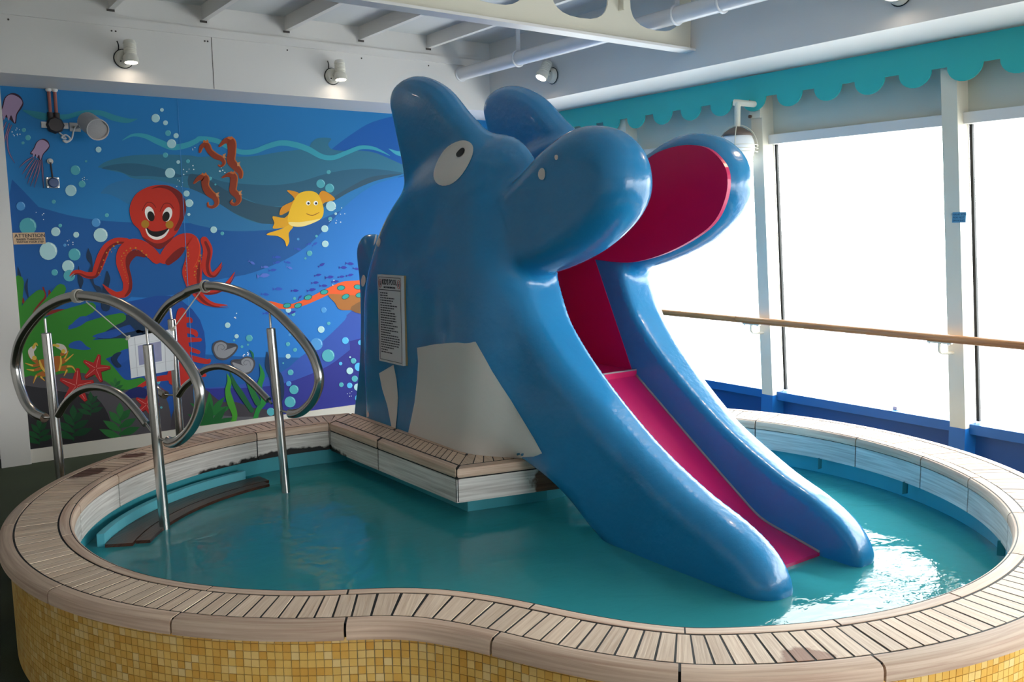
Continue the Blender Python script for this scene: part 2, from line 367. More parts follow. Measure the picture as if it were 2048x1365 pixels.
lip = S([(4.1, 1.35), (3.70, 1.47), (3.52, 1.39), (3.34, 1.125), (3.10, .90), (2.77, .665), (2.47, .51), (2.26, .43), (2.12, .355), (2.04, .265), (2.025, .18), (2.10, .10), (2.45, .07), (2.8, .10), (3.0, .19), (3.15, .30), (3.3, .38), (3.51, .455), (3.8, .55), (4.1, .8)])
snout = S([(3.9, 1.74), (3.68, 1.80), (3.50, 1.885), (3.34, 1.975), (3.17, 2.04), (3.03, 2.052), (2.90, 2.015), (2.80, 1.93), (2.757, 1.81), (2.78, 1.70), (2.88, 1.59), (3.09, 1.475), (3.40, 1.385), (3.7, 1.37), (3.95, 1.6)])
fin = S([(4.62, 1.7), (4.72, 2.0), (4.80, 2.22), (4.845, 2.37), (4.77, 2.47), (4.57, 2.487), (4.33, 2.40), (4.13, 2.25), (3.9, 2.06), (3.9, 1.8), (4.2, 1.6)])
tail = S([(5.64, .25), (5.50, .75), (5.46, 1.2), (5.49, 1.46), (5.43, 1.56), (5.34, 1.58), (5.25, 1.50), (5.12, 1.3), (4.95, .9), (4.95, .2), (5.1, -.02), (5.6, -.02)])
fT = extrude(poly_sdf(torso, Y2, Z2)[None], U - (.575 - .10 * np.clip((Z2 - 1.2) / .9, 0, 1) ** 1.5)[None], .27)
fL = extrude(poly_sdf(lip, Y2, Z2)[None], U - (.385 + .02 * np.clip((Y2 - 2.0) / .6, 0, 1) + .09 * np.clip((Y2 - 2.8) / .8, 0, 1))[None], .10)
fS = extrude(poly_sdf(snout, Y2, Z2)[None], np.abs(U - .33) - .145, .13)
fF = extrude(poly_sdf(fin, Y2, Z2)[None], np.abs(U - .335) - .09, .085)
fA = extrude(poly_sdf(tail, Y2, Z2)[None], np.abs(U - .275) - .085, .07)
f3 = smin(fT, fL, .16); f3 = smin(f3, fS, .075); f3 = smin(f3, fF, .05); f3 = smin(f3, fA, .05)
f3 = smax(f3, UI - U, .035)
hood = extrude(poly_sdf(S([(4.15, 1.66), (4.95, 1.45), (4.85, 1.66), (4.5, 1.9), (4.15, 1.95)]), Y2, Z2)[None], U - .3, .05)
f3 = smin(f3, hood, .03)
def surface_nets(f, ox, oy, oz):
    s = f < 0; nx, ny, nz = f.shape
    c = np.zeros((nx - 1, ny - 1, nz - 1), np.uint8)
    for i in (0, 1):
        for j in (0, 1):
            for k in (0, 1): c += s[i:nx - 1 + i, j:ny - 1 + j, k:nz - 1 + k]
    act = (c > 0) & (c < 8); idx = -np.ones(act.shape, np.int64); I = np.argwhere(act); idx[act] = np.arange(len(I))
    acc = np.zeros((len(I), 3)); cnt = np.zeros(len(I)); cor = [(i, j, k) for i in (0, 1) for j in (0, 1) for k in (0, 1)]
    for a in range(8):
        for b in range(a + 1, 8):
            A, B = np.array(cor[a]), np.array(cor[b])
            if abs(A - B).sum() != 1: continue
            va = f[tuple((I + A).T)]; vb = f[tuple((I + B).T)]; m = (va < 0) != (vb < 0)
            t = np.where(m, va / np.where(m, va - vb, 1), 0)[:, None]
            acc += np.where(m[:, None], A + (B - A) * t, 0); cnt += m
    V = (I + acc / cnt[:, None]) * H + np.array([ox, oy, oz]); Fq = []
    for ax in range(3):
        o1, o2 = [(1, 2), (2, 0), (0, 1)][ax]; sl0 = [slice(1, -1)] * 3; sl0[ax] = slice(0, -1); sl1 = [slice(1, -1)] * 3; sl1[ax] = slice(1, None)
        x = s[tuple(sl0)] != s[tuple(sl1)]; E = np.argwhere(x); off = np.ones(3, int); off[ax] = 0; E = E + off
        e1 = np.zeros(3, int); e1[o1] = 1; e2 = np.zeros(3, int); e2[o2] = 1
        q = np.stack([idx[tuple((E - d).T)] for d in (e1 + e2, e2, np.zeros(3, int), e1)], 1)
        fl = s[tuple(E.T)]; q = np.where(fl[:, None], q, q[:, ::-1]); Fq.append(q)
    return V, np.concatenate(Fq)
SV, SF = surface_nets(f3, gx[0], gy[0], gz[0])
slide = empty('whale_slide', (XC, 3.6, 0), label='big blue whale shaped pool slide with open magenta mouth', category='slide')
blue = mat('whale_blue', '#1d7fb6', .27, bump=.12, bscale=26, var=.07, vscale=4, coat=.25)
body = mkobj('body', SV.tolist(), SF.tolist(), blue, slide, smooth=True, recalc=False)
BV = BVHTree.FromPolygons([Vector(p) for p in SV], [list(map(int, q)) for q in SF])
magenta = mat('magenta_gelcoat', '#c9195a', .3, bump=.02, bscale=60)
paintw = mat('whale_white', '#d6d2cc', .4, bump=.05, bscale=40)
def decal(name, pts, m, parent, off=.003, step=7, smooth=3, label=None):
    """paint patch that follows the body: outline found on the hull, filled with hull points"""
    out = [tuple(p) for p in (cr(pts, smooth, True) if smooth > 1 else pts)]
    xs = [p[0] for p in out]; ys = [p[1] for p in out]; P = [Vector(p) for p in out]
    x = min(xs) + step / 2
    def inside(a, b):
        c = False; n = len(out)
        for i in range(n):
            (x1, y1), (x2, y2) = out[i], out[(i + 1) % n]
            if (y1 > b) != (y2 > b) and a < (x2 - x1) * (b - y1) / (y2 - y1) + x1: c = not c
        return c
    while x < max(xs):
        y = min(ys) + step / 2
        while y < max(ys):
            if inside(x, y) and min((x - q[0]) ** 2 + (y - q[1]) ** 2 for q in out) > (step * .4) ** 2: P.append(Vector((x, y)))
            y += step
        x += step
    r = delaunay_2d_cdt(P, [], [list(range(len(out)))], 1, 1e-4)
    V = []; last = None
    for p in r[0]:
        d = ray(p[0], p[1]).normalized(); h = BV.ray_cast(CAM, d)
        if h[0] is None or (h[0] - CAM).length > 7: h = BV.find_nearest(last if last else CAM + d * 4.6)
        last = h[0]; n = h[1] if h[1].dot(d) < 0 else -h[1]; V.append(h[0] + n * off)
    o = mkobj(name, V, [list(q) for q in r[2]], m, parent, smooth=True, recalc=False)
    if label: o['label'] = label
    return o
eye = decal('eye', [(868, 346), (872, 364), (886, 372), (906, 367), (926, 348), (943, 318), (947, 296), (938, 284), (920, 282), (896, 294), (878, 318)], paintw, slide, label='white oval eye patch')
decal('pupil', [(914, 308), (915, 314), (920, 315), (927, 310), (931, 302), (929, 297), (923, 298)], black, eye, off=.006, step=5, smooth=2)
decal('belly_patch', [(835, 696), (870, 689), (905, 686), (952, 684), (968, 712), (985, 743), (1004, 773), (1022, 800), (1045, 838), (1068, 876), (1085, 907), (1076, 911), (1040, 925), (985, 935), (940, 935), (880, 915), (812, 890), (824, 835), (830, 805), (835, 760), (837, 725)], paintw, slide, step=9, smooth=1, label='white belly patch')
decal('belly_patch', [(759, 747), (788, 730), (794, 760), (797, 795), (795, 830), (791, 868), (785, 860), (775, 810), (765, 778)], paintw, slide, smooth=1, label='white flank patch')
for pts in ([(1077, 350), (1080, 358), (1087, 360), (1091, 352), (1090, 340), (1085, 336), (1079, 341)], [(1110, 315), (1112, 320), (1116, 319), (1117, 313), (1115, 310), (1111, 311)],
            [(765, 425), (770, 405), (777, 398), (779, 403), (774, 420), (767, 434)], [(754, 487), (756, 494), (760, 492), (762, 484), (761, 477), (757, 477)], [(747, 492), (750, 474), (753, 470), (752, 482)],
            [(723, 560), (724, 572), (728, 573), (732, 563), (731, 553), (727, 550)], [(734, 828), (735, 834), (738, 834), (739, 828), (737, 823)]):
    decal('spot', pts, paintw, slide, step=5, smooth=2)
# magenta lining of both mouth halves
pink = [(1190, 519), (1237, 525), (1277, 523), (1336, 505), (1395, 473), (1431, 441), (1451, 398), (1456, 358), (1447, 327), (1419, 299), (1384, 290), (1348, 294), (1316, 305), (1296, 318)]
pk = [on(x, y, 0, XC + UI) for x, y in pink]; pk = [(p.y, p.z) for p in pk]
pk = [tuple(q) for q in cr(pk, 4)] + [(3.42, 1.80), (3.7, 1.84), (4.1, 1.94), (4.5, 1.9), (4.75, 1.72), (4.92, 1.4), (4.95, .86), (3.36, .83)]
for s in (1, -1):
    a, b = XC + s * (UI + .02), XC + s * (UI - .003)
    pq = pk if s > 0 else [(y + max(0, 3.6 - y) * .22, z) for y, z in pk]
    MB().extr(pq, 0, min(a, b), max(a, b)).build('mouth_lining', magenta, slide)
# chute, platform, steps
prof = [tuple(q) for q in cr([(3.345, .835), (2.90, .525), (2.68, .375), (2.56, .295), (2.48, .262), (2.35, .235), (2.21, .205)], 5)]
cp = MB(); W = UI + .01; n = len(prof)
v = [(XC + s * W, p[0], p[1]) for s in (-1, 1) for p in prof] + [(XC + s * W, p[0], p[1] - .05) for s in (-1, 1) for p in prof]
f = []
for i in range(n - 1): f += [(i, n + i, n + i + 1, i + 1), (2 * n + i, 2 * n + i + 1, 3 * n + i + 1, 3 * n + i)]
f += [(0, 2 * n, 3 * n, n), (n - 1, 2 * n - 1, 4 * n - 1, 3 * n - 1)]
cp.add(v, f).build('chute', mat('chute_magenta', '#c41a60', .22, bump=.02, bscale=50, coat=.3), slide, smooth=30)
MB().box(XC - W, XC + W, 3.34, 4.92, .80, .86).build('platform', magenta, slide)
seam = mat('sealant_grey', '#9a8f90', .5)
for s in (-1, 1):
    MB().tube([(XC + s * (UI - .002), p[0], p[1] + .003) for p in prof], .006, 6).build('sealant_bead', seam, slide, smooth=True)
MB().tube([(XC - UI, 3.345, .862), (XC + UI, 3.345, .862)], .006, 6).build('sealant_bead', seam, slide, smooth=True)
for k in range(4): MB().box(XC - W, XC + W, 4.90 + .15 * k, 5.06 + .15 * k, 0, .69 - .18 * k).build('step', magenta, slide)

# rules board on the whale's flank
c4 = []
for px, py in ((763, 548), (812, 553), (816, 731), (769, 722)):
    h = BV.ray_cast(CAM, ray(px, py).normalized()); c4.append(h[0])
O = sum(c4, Vector()) / 4; ex = ((c4[1] - c4[0]) + (c4[2] - c4[3])) * .5; ez0 = ((c4[0] - c4[3]) + (c4[1] - c4[2])) * .5
SWd, SHt = ex.length, ez0.length; ex.normalize(); ez = (ez0 - ex * ez0.dot(ex)).normalized(); en = ex.cross(ez)
if en.dot(CAM - O) < 0: en = -en
SM = Matrix(((ex.x, ez.x, en.x, O.x), (ex.y, ez.y, en.y, O.y), (ex.z, ez.z, en.z, O.z), (0, 0, 0, 1)))
O2 = O + en * .03; SM.translation = O2
rb = empty('pool_rules_sign', O2, label='tall white rules board headed KID\'S POOL on whale flank', category='sign')
def sbox(mb, x0, x1, y0, y1, z0, z1): 
    b = MB().box(x0, x1, y0, y1, z0, z1); mb.add([SM @ Vector(p) for p in b.v], b.f); return mb
w2, h2 = SWd / 2, SHt / 2; signw = mat('sign_white', '#cfcfd0', .4); ink = mat('sign_ink', '#22222a', .5); redink = mat('sign_red', '#b03038', .5)
sbox(MB(), -w2, w2, -h2, h2, -.016, 0).build('board', signw, rb)
sbox(MB(), -w2, w2, -h2, h2, -.034, -.017).build('backing', mat('ply_tan', '#a08a60', .6), rb)
m_ = MB(); e = .012
for a in ((-w2 + e, w2 - e, h2 - e - .003, h2 - e), (-w2 + e, w2 - e, -h2 + e, -h2 + e + .003), (-w2 + e, -w2 + e + .003, -h2 + e, h2 - e), (w2 - e - .003, w2 - e, -h2 + e, h2 - e), (-w2 + e, w2 - e, h2 - .088, h2 - .084)): sbox(m_, *a, 0, .001)
m_.build('border', ink, rb)
text("KID'S POOL", .044, ink, rb, M=SM @ Matrix.Translation((0, h2 - .055, .001)) @ Matrix.Diagonal((.78, 1, 1, 1)), bold=.0008)
text("SAFETY INFORMATION", .015, ink, rb, M=SM @ Matrix.Translation((0, h2 - .076, .001)) @ Matrix.Diagonal((.9, 1, 1, 1)))
for s in (-1, 1):
    cx = s * (w2 - .034); q = [SM @ Vector((cx + .015 * math.cos(2 * PI * k / 16), h2 - .05 + .024 * math.sin(2 * PI * k / 16), .001)) for k in range(16)]
    em = MB().tube(q, .0016, 5, True).build('warning_symbol', redink, rb)
    g = MB(); sbox(g, cx - .003, cx + .003, h2 - .062, h2 - .046, 0, .001); sbox(g, cx - .007, cx + .007, h2 - .05, h2 - .047, 0, .001)
    g.add([SM @ Vector((cx + .004 * math.cos(2 * PI * k / 10), h2 - .04 + .004 * math.sin(2 * PI * k / 10), .001)) for k in range(10)], [list(range(10))]).build('pictogram', ink, em)
lens_ = [.38, .40, .72, .66, .58, .86, .70, .55, .74, .80, .78, .80, .62, .86, .70, .88, .5, .9, .95, .97, .94, .9, .65, .33, .58]
rl = random.Random(3)
for i, l in enumerate(lens_):                        # rows of print too fine to read
    g = MB(); y = h2 - .108 - i * (SHt - .15) / 25; x = -w2 + .03 + (.012 if i in (11, 13, 15, 17) else 0) * 0; xe = x + l * (SWd - .055)
    while x < xe:
        wl = rl.uniform(.012, .03); sbox(g, x, min(x + wl, xe), y, y + .0065, 0, .0008); x += wl + .005
    g.build('print_row', ink, rb)

# ================================================================== pool
ZR = .45
def arc(c, R, a0, a1, n): return [(c[0] + R * math.cos(math.radians(a0 + (a1 - a0) * i / n)), c[1] + R * math.sin(math.radians(a0 + (a1 - a0) * i / n))) for i in range(n + 1)]
raw = arc((1.865, 3.658), 1.578, 69.8, 236, 60) + [(1.165, 2.235), (1.252, 2.12), (1.325, 1.985), (1.395, 1.83), (1.49, 1.665)] + arc((2.764, 2.875), 1.79, 230.5, 420, 70)
dn = np.array(cr(raw, 6)); sl = np.r_[0, np.cumsum(np.hypot(*np.diff(dn, axis=0).T))]
ss = np.arange(0, sl[-1], .01); PTH = np.c_[np.interp(ss, sl, dn[:, 0]), np.interp(ss, sl, dn[:, 1])]
ker = np.exp(-.5 * (np.arange(-20, 21) / 7.) ** 2); ker /= ker.sum()
pad = np.r_[2 * PTH[0] - PTH[20:0:-1], PTH, 2 * PTH[-1] - PTH[-2:-22:-1]]
PTH = np.c_[np.convolve(pad[:, 0], ker, 'valid'), np.convolve(pad[:, 1], ker, 'valid')]
sl = np.r_[0, np.cumsum(np.hypot(*np.diff(PTH, axis=0).T))]; LT = sl[-1]
tg = np.gradient(PTH, axis=0); tg /= np.hypot(*tg.T)[:, None]; NRM = np.c_[-tg[:, 1], tg[:, 0]]          # inward (path runs counter-clockwise)
sB = 4.55                                            # arc length where the left bowl passes into the right one
def wf(s): return 1 + .12 * min(max((s - sB + .8) / 1.6, 0), 1)
def rim(s, w):
    w = w * wf(s); return np.array([np.interp(s, sl, PTH[:, k]) + w * np.interp(s, sl, NRM[:, k]) for k in (0, 1)])
W1, W2, W3, W4 = .047, .0545, .2035, .262              # outer coping | caulk | slats | inner coping
def near_s(px, py):
    p = on(px, py, 2, ZR); d = np.hypot(PTH[:, 0] - p.x, PTH[:, 1] - p.y); return float(sl[d.argmin()])
def sweep(name, s0, s1, sec, m, parent, smooth=35, step=.04, **kw):
    """section (offset, z) carried along the rim; ends closed"""
    k = max(2, int((s1 - s0) / step) + 1); S_ = np.linspace(s0, s1, k); n = len(sec); v = []; uv = []
    for s in S_:
        c = 0
        for j, (w, z) in enumerate(sec):
            p = rim(s, w); v.append((p[0], p[1], z)); uv.append((s, w + z))
    f = []
    for i in range(k - 1):
        for j in range(n): f.append((i * n + j, i * n + (j + 1) % n, (i + 1) * n + (j + 1) % n, (i + 1) * n + j))
    f += [list(range(n))[::-1], [(k - 1) * n + j for j in range(n)]]
    return mkobj(name, v, f, m, parent, smooth, uv=uv, **kw)
pool = empty('kids_pool', (2.3, 3.2, 0), label='two bowled kids pool with teak rim and yellow mosaic side', category='pool')
SA = near_s(565, 838.5) - .36 if False else .20      # rim starts just past the mitred back corner
SEND = LT - .01
sweep('rim_bed', .02, SEND, [(.012, .405), (.012, .4478), (W4 - .012, .4478), (W4 - .012, .405)], caulk, pool, smooth=False)
def secs(W): return W
oc = [near_s(*p) for p in ((37, 1009), (10, 1052), (84, 1184), (330, 1246), (690, 1246), (984, 1278), (1363, 1346), (1782, 1340))]
pre = [.02, .55, 1.05, 1.5]
oc = sorted(pre + [s for s in oc if s > 1.7]); sR = [near_s(1754, 858), near_s(1925, 900)]
x = oc[-1]
while x + .75 < sR[1]: x += .62; oc.append(x)
oc += [sR[1], sR[0], SEND] if sR[1] < sR[0] else [sR[0], sR[1], SEND]
oc = sorted(set(round(s, 3) for s in oc))
co = [(-.004, .402), (-.004, .432), (0, .443), (.012, .4495), (W1, .45), (W1, .402)]
for a, b in zip(oc[:-1], oc[1:]):
    if b - a > .05: sweep('outer_coping', a + .004, b - .004, co, teak2, pool)
ic = [near_s(*p) for p in ((506, 864), (243, 948), (159, 1006), (128, 1072), (213, 1136), (415, 1180), (695, 1185), (1064, 1215), (1370, 1265), (1697, 1259), (1945, 1202))]
sI = [near_s(1853, 912), near_s(1707, 877), near_s(1515, 840)]
x = max(ic)
while x + .8 < min(sI): x += .6; ic.append(x)
ic = sorted([SA] + ic + sI + [SEND])
ci = [(W3 + .0075, .402), (W3 + .0075, .45), (W4 - .02, .4495), (W4 - .006, .444), (W4, .432), (W4, .402)]
bd = [(W4 - .022, .285), (W4 - .022, .397), (W4 - .003, .397), (W4 - .003, .285)]
for a, b in zip(ic[:-1], ic[1:]):
    if b - a > .05:
        sweep('inner_coping', a + .004, b - .004, ci, teak2, pool); sweep('side_board', a + .004, b - .004, bd, bleach, pool)
sweep('board_caulk', SA, SEND, [(W4 - .02, .29), (W4 - .02, .41), (W4 - .007, .41), (W4 - .007, .29)], caulk, pool)
s = SA; k = 0
while s < SEND - .03:
    w_ = .050 if s < 4.2 else .057
    e = min(s + w_, SEND); g = .0038
    q = [rim(s + g, W2), rim(e - g, W2), rim(e - g, W3), rim(s + g, W3)]
    dr = (q[3] - q[0]) / np.hypot(*(q[3] - q[0]))
    z = .4492 + random.uniform(-.0008, .0008)
    MB().prism(q, .43, z, (dr[0], dr[1])).build('slat', teak, pool)
    s = e; k += 1
# square corner of the rim round the whale
INN = [Vector((2.160, 4.935)), Vector((2.205, 3.56)), Vector((2.76, 3.435))]
OUT = [Vector((2.412, 5.13)), Vector((2.432, 3.805)), Vector((2.78, 3.73))]
def leg(i, t, w): 
    a = INN[i].lerp(INN[i + 1], t); b = OUT[i].lerp(OUT[i + 1], t); return a.lerp(b, w)
wi, wo = .245, .80
for i, cuts in ((0, (0, .43, 1)), (1, (0, 1))):
    MB().prism([leg(i, 0, .05), leg(i, 1, .05), leg(i, 1, .97), leg(i, 0, .97)], .40, .4478).build('corner_bed', caulk, pool)
    dl = (INN[i + 1] - INN[i]).normalized(); nl = Vector((-dl.y, dl.x))
    if nl.dot(OUT[i] - INN[i]) < 0: nl = -nl
    for a, b in zip(cuts[:-1], cuts[1:]):
        e = .004
        def pc(w0, w1, name, z0=.402):
            P = [leg(i, a + e, w0), leg(i, b - e, w0), leg(i, b - e, w1), leg(i, a + e, w1)]
            o = MB().prism(P, z0, .45, tuple(dl)).build(name, teak2, pool)
            bv = o.modifiers.new('round', 'BEVEL'); bv.width = .009; bv.segments = 2; bv.limit_method = 'ANGLE'; bv.angle_limit = .8
            return o
        pc(0, wi - .01, 'inner_coping'); pc(wo + .02, 1, 'outer_coping')
        P0, P1 = leg(i, a + e, 0), leg(i, b - e, 0)
        MB().prism([P0 + nl * .003, P1 + nl * .003, P1 + nl * .02, P0 + nl * .02], .28, .397, tuple(dl)).build('side_board', bleach, pool)
        MB().prism([leg(i, a, 0) + nl * .007, leg(i, b, 0) + nl * .007, leg(i, b, 0) + nl * .018, leg(i, a, 0) + nl * .018], .285, .41).build('board_caulk', caulk, pool)
    L = (INN[i + 1] - INN[i]).length; nS = int((L - .12) / .05); t0, t1 = .05 / L * 1.6, 1 - (.05 / L * 1.6 if i == 0 else 0)
    for j in range(nS):
        a, b = t0 + (t1 - t0) * j / nS, t0 + (t1 - t0) * (j + 1) / nS; e = .0036 / L
        MB().prism([leg(i, a + e, wi + .02), leg(i, b - e, wi + .02), leg(i, b - e, wo), leg(i, a + e, wo)], .43, .4492, tuple(nl)).build('slat', teak, pool)
    if True:                                          # mitre plank on the diagonal
        for (c, sgn) in (((0, 1),) if i == 0 else ((0, 1),)):
            MB().prism([leg(i, .004 / L, wi + .02), leg(i, t0 - .004 / L, wi + .02), leg(i, t0 - .004 / L, wo), leg(i, .004 / L, wo)], .43, .4494, tuple(nl)).build('mitre_plank', teak, pool)
    if i == 0:
        MB().prism([leg(i, t1 + .004 / L, wi + .02), leg(i, 1 - .004 / L, wi + .02), leg(i, 1 - .004 / L, wo), leg(i, t1 + .004 / L, wo)], .43, .4494, tuple(nl)).build('mitre_plank', teak, pool)
# wedge between the curved rim and the square corner
a0, a1 = rim(SA, W2), rim(SA, W3); i0, i1 = leg(0, 0, wo), leg(0, 0, wi + .02); m0 = rim(.04, W2)
MB().prism([a0, a1, tuple(i1), tuple(i0), m0], .40, .4478).build('corner_bed', caulk, pool)
mid = lambda p, q, t: (p[0] * (1 - t) + q[0] * t, p[1] * (1 - t) + q[1] * t)
for t in (0, .5):
    MB().prism([mid(a0, m0, t + .02), mid(a1, i1, t + .02), mid(a1, i1, t + .47), mid(a0, m0, t + .47)], .43, .4492, (.3, .95)).build('slat', teak, pool)
a2, a3 = rim(SA, W3 + .005), rim(SA, W4)
MB().prism([a2, a3, tuple(INN[0]), tuple(leg(0, 0, wi))], .402, .45, (1, 0)).build('inner_coping', teak2, pool)
MB().prism([rim(SA, W4 - .003), tuple(INN[0]), tuple(INN[0] + Vector((.02, .02))), rim(SA, W4 - .022)], .285, .397, (1, 0)).build('side_board', bleach, pool)
# basin
tealp = mat('basin_teal', '#43a7b4', .4)
lin_ = [tuple(rim(s, W4 - .05)) for s in np.arange(SA, SEND, .05)]
basin = lin_ + [(3.7, 4.1), (3.70, 3.7), (2.9, 3.56)] + [(2.76, 3.56), (2.33, 3.66), (2.29, 4.98)]
n = len(basin); v = [(p[0], p[1], z) for z in (-.0, .40) for p in basin]
mkobj('basin_wall', v, [(i, (i + 1) % n, n + (i + 1) % n, n + i) for i in range(n)], tealp, pool, recalc=False)
mkobj('basin_floor', [(p[0], p[1], .012) for p in basin], [list(range(n))], tealp, pool, recalc=False)
for px, py in ((1628, 905), (1790, 945), (1980, 1045)):
    s = near_s(px, py - 40); p = rim(s, W4 - .02); q = rim(s, W4 + .03)
    q = (p + q) / 2; MB().prism([(p[0] - .005, p[1]), (p[0] + .005, p[1]), (q[0] + .005, q[1]), (q[0] - .005, q[1])], .225, .29).build('board_bracket', mat('bracket_teal', '#3a8f9a', .5), pool)
# pool side: grout backing and mosaic
grout = mat('mosaic_grout', '#b3a68c', .8)
sweep('side_wall', .02, SEND, [(.035, 0), (.035, .404), (.06, .404), (.06, 0)], grout, pool, smooth=30)
TC = [mat('mosaic_%d' % i, c, .3, var=.05, vscale=40) for i, c in enumerate(('#efc46c', '#e8b65a', '#f2cd80', '#e2ac50', '#f4d592'))]
def proj(p):
    d = Vector(p) - CAM; z = d.dot(_f)
    return (1024 + F * d.dot(_r) / z, 682.5 - F * d.dot(_u) / z, z) if z > .1 else (-9e9, 0, 0)
cells = []; PT = .0252; w_ = .031; nrow = 16
ns_ = int((SEND - .02) / PT)
for i in range(ns_):
    s = .03 + i * PT; 
    if s + PT > SEND: break
    p = rim(s, w_); q = rim(s + PT * .91, w_); nr = np.array([np.interp(s, sl, NRM[:, k]) for k in (0, 1)])
    if (np.array([CAM.x, CAM.y]) - p) @ (-nr) < 0: continue
    for r in range(nrow):
        z = .403 - (r + 1) * PT
        if z < -.001: continue
        c = proj((p[0], p[1], z + .01)); vis = -10 < c[0] < 2058 and c[1] < 1372
        cells.append((p, q, nr, max(z, .001), vis, c[2]))
cells.sort(key=lambda c: (not c[4], c[5])); stuff = MB()
def tilev(p, q, nr, z):
    e = nr * .0045; zz = z + PT * .91
    return [(p[0], p[1], z), (q[0], q[1], z), (q[0], q[1], zz), (p[0], p[1], zz)] + [(p[0] + e[0], p[1] + e[1], z), (q[0] + e[0], q[1] + e[1], z), (q[0] + e[0], q[1] + e[1], zz), (p[0] + e[0], p[1] + e[1], zz)]
TF = [(0, 1, 2, 3), (0, 4, 5, 1), (1, 5, 6, 2), (2, 6, 7, 3), (3, 7, 4, 0)]
tile_mesh = []
for m in TC:                                          # one tile mesh per glaze, shared by its copies
    me = bpy.data.meshes.new('mosaic_tile'); t = PT * .91
    me.from_pydata([(0, 0, 0), (t, 0, 0), (t, 0, t), (0, 0, t), (0, .0045, 0), (t, .0045, 0), (t, .0045, t), (0, .0045, t)], [], TF); me.materials.append(m); tile_mesh.append(me)
for i, (p, q, nr, z, vis, dd) in enumerate(cells):
    ci_ = random.choices(range(5), (5, 4, 3, 2, 1))[0]
    if i < 300:
        o = bpy.data.objects.new('mosaic_tile', tile_mesh[ci_]); COL.objects.link(o)
        o.parent = pool; o.matrix_parent_inverse = pool.matrix_world.inverted()
        o.location = (p[0], p[1], z); o.rotation_euler = (0, 0, math.atan2(q[1] - p[1], q[0] - p[0]))
    else: stuff.add(tilev(p, q, nr, z), TF, None, ci_)
stuff.build('mosaic_field', TC, pool, recalc=False, kind='stuff')
# water
ZW = .19
water = glassmat('pool_water', (.34, .74, .78, 1), ior=1.33, rough=.015, murk=lin('#44b2ba'), murkfac=.6, bump=.0065)
wb = lin_ + [(3.68, 4.1), (3.68, 3.68), (2.9, 3.555), (2.76, 3.555), (2.325, 3.655), (2.285, 4.97)]
mkobj('pool_water', [(p[0], p[1], ZW) for p in wb], [list(range(len(wb)))], water, recalc=False, label='rippling teal water filling the kids pool', category='water')

# ================================================================== wooden step inside the pool, under the grab rails
stp = empty('pool_step', (1.2, 4.6, .0), label='wet dark wooden entry step inside the pool below the grab rails', category='step')
sa, sb_ = near_s(560, 842), near_s(120, 955)
def arcpoly(s0, s1, wa, wb, k=14):
    return [tuple(rim(s0 + (s1 - s0) * i / k, wa)) for i in range(k + 1)] + [tuple(rim(s1 + (s0 - s1) * i / k, wb)) for i in range(k + 1)]
s0_, s1_ = near_s(430, 858) , near_s(60, 990)
MB().prism(arcpoly(s0_, s1_, W4 + .012, W4 + .045), .02, .25).build('riser', mat('riser_turquoise', '#66c0cf', .45), stp)
MB().prism(arcpoly(s0_ - .10, s1_ + .02, W4 + .05, W4 + .17), .165, .205, (.8, .6)).build('tread_board', darkwood, stp)
MB().prism(arcpoly(s0_ - .05, s1_ - .02, W4 + .176, W4 + .24), .165, .205, (.8, .6)).build('tread_board', darkwood, stp)

# ================================================================== grab rails over the rim
def z20(x, y): return (20 + x / 3.4125, 560 + y / 3.4125)
def z4(x, y): return (380 + x / 3.25, 560 + y / 3.25)
def grab_rail(label, A, B, hoop, inner, posts, pins):
    A = Vector(A); B = Vector(B); d = (B - A).normalized(); n = Vector((d.y, -d.x, 0))
    o = empty('grab_rail', (A + B) / 2 * 1, label=label, category='grab rail', group='steel grab rails over the pool rim')
    pl = lambda p, off=0: onplane(p[0], p[1], A + n * off, n)
    for (t, b, zf) in posts:
        a3, b3 = pl(t), pl(b); e = a3 + (b3 - a3) * ((zf - a3.z) / (b3.z - a3.z))
        p = MB().tube([e, a3 - (a3 - e).normalized() * .004, a3], [.024, .024, .020], 18).build('post', steel, o, smooth=40)
        if zf < .05 and True: MB().lathe([(.045, 0), (.045, .006), (.03, .01)], e + Vector((0, 0, .0)), (0, 0, 1), 18).build('floor_flange', steel, p)
    h = cr([pl(p) for p in hoop], 5)
    MB().tube(h, .0255, 16).build('hoop', steel, o, smooth=50)
    MB().tube(cr([pl(p) for p in inner], 5), .019, 14).build('inner_arc', steel, o, smooth=50)
    for a, b in pins: MB().tube([pl(a), pl(b)], .0065, 8).build('pin', steel, o, smooth=50)
    return o, [Vector(p) for p in h]
g1, h1 = grab_rail('nearer steel grab rail hoop at the left edge of the pool', (1.031, 4.343, 0), (.70, 5.152, 0),
    [z20(*p) for p in ((237, 943), (170, 910), (110, 840), (68, 740), (43, 640), (38, 560), (62, 440), (120, 330), (220, 215), (330, 145), (440, 113), (560, 113), (700, 145), (850, 222), (980, 322), (1100, 432), (1200, 552), (1270, 672), (1298, 780), (1288, 900), (1240, 1010), (1170, 1085), (1110, 1112), (1075, 1103))],
    [z20(*p) for p in ((328, 925), (390, 830), (470, 762), (560, 733), (660, 742), (760, 792), (850, 880), (930, 985))],
    [(z20(247, 362), z20(345, 1330), 0), (z20(942, 440), (330, 1058), .0)],
    [(z20(247, 364), z20(238, 265)), (z20(942, 442), z20(928, 310)), (z20(1075, 1103), z20(1010, 1078)), (z20(237, 943), z20(300, 938)), (z20(925, 980), z20(968, 1040))])
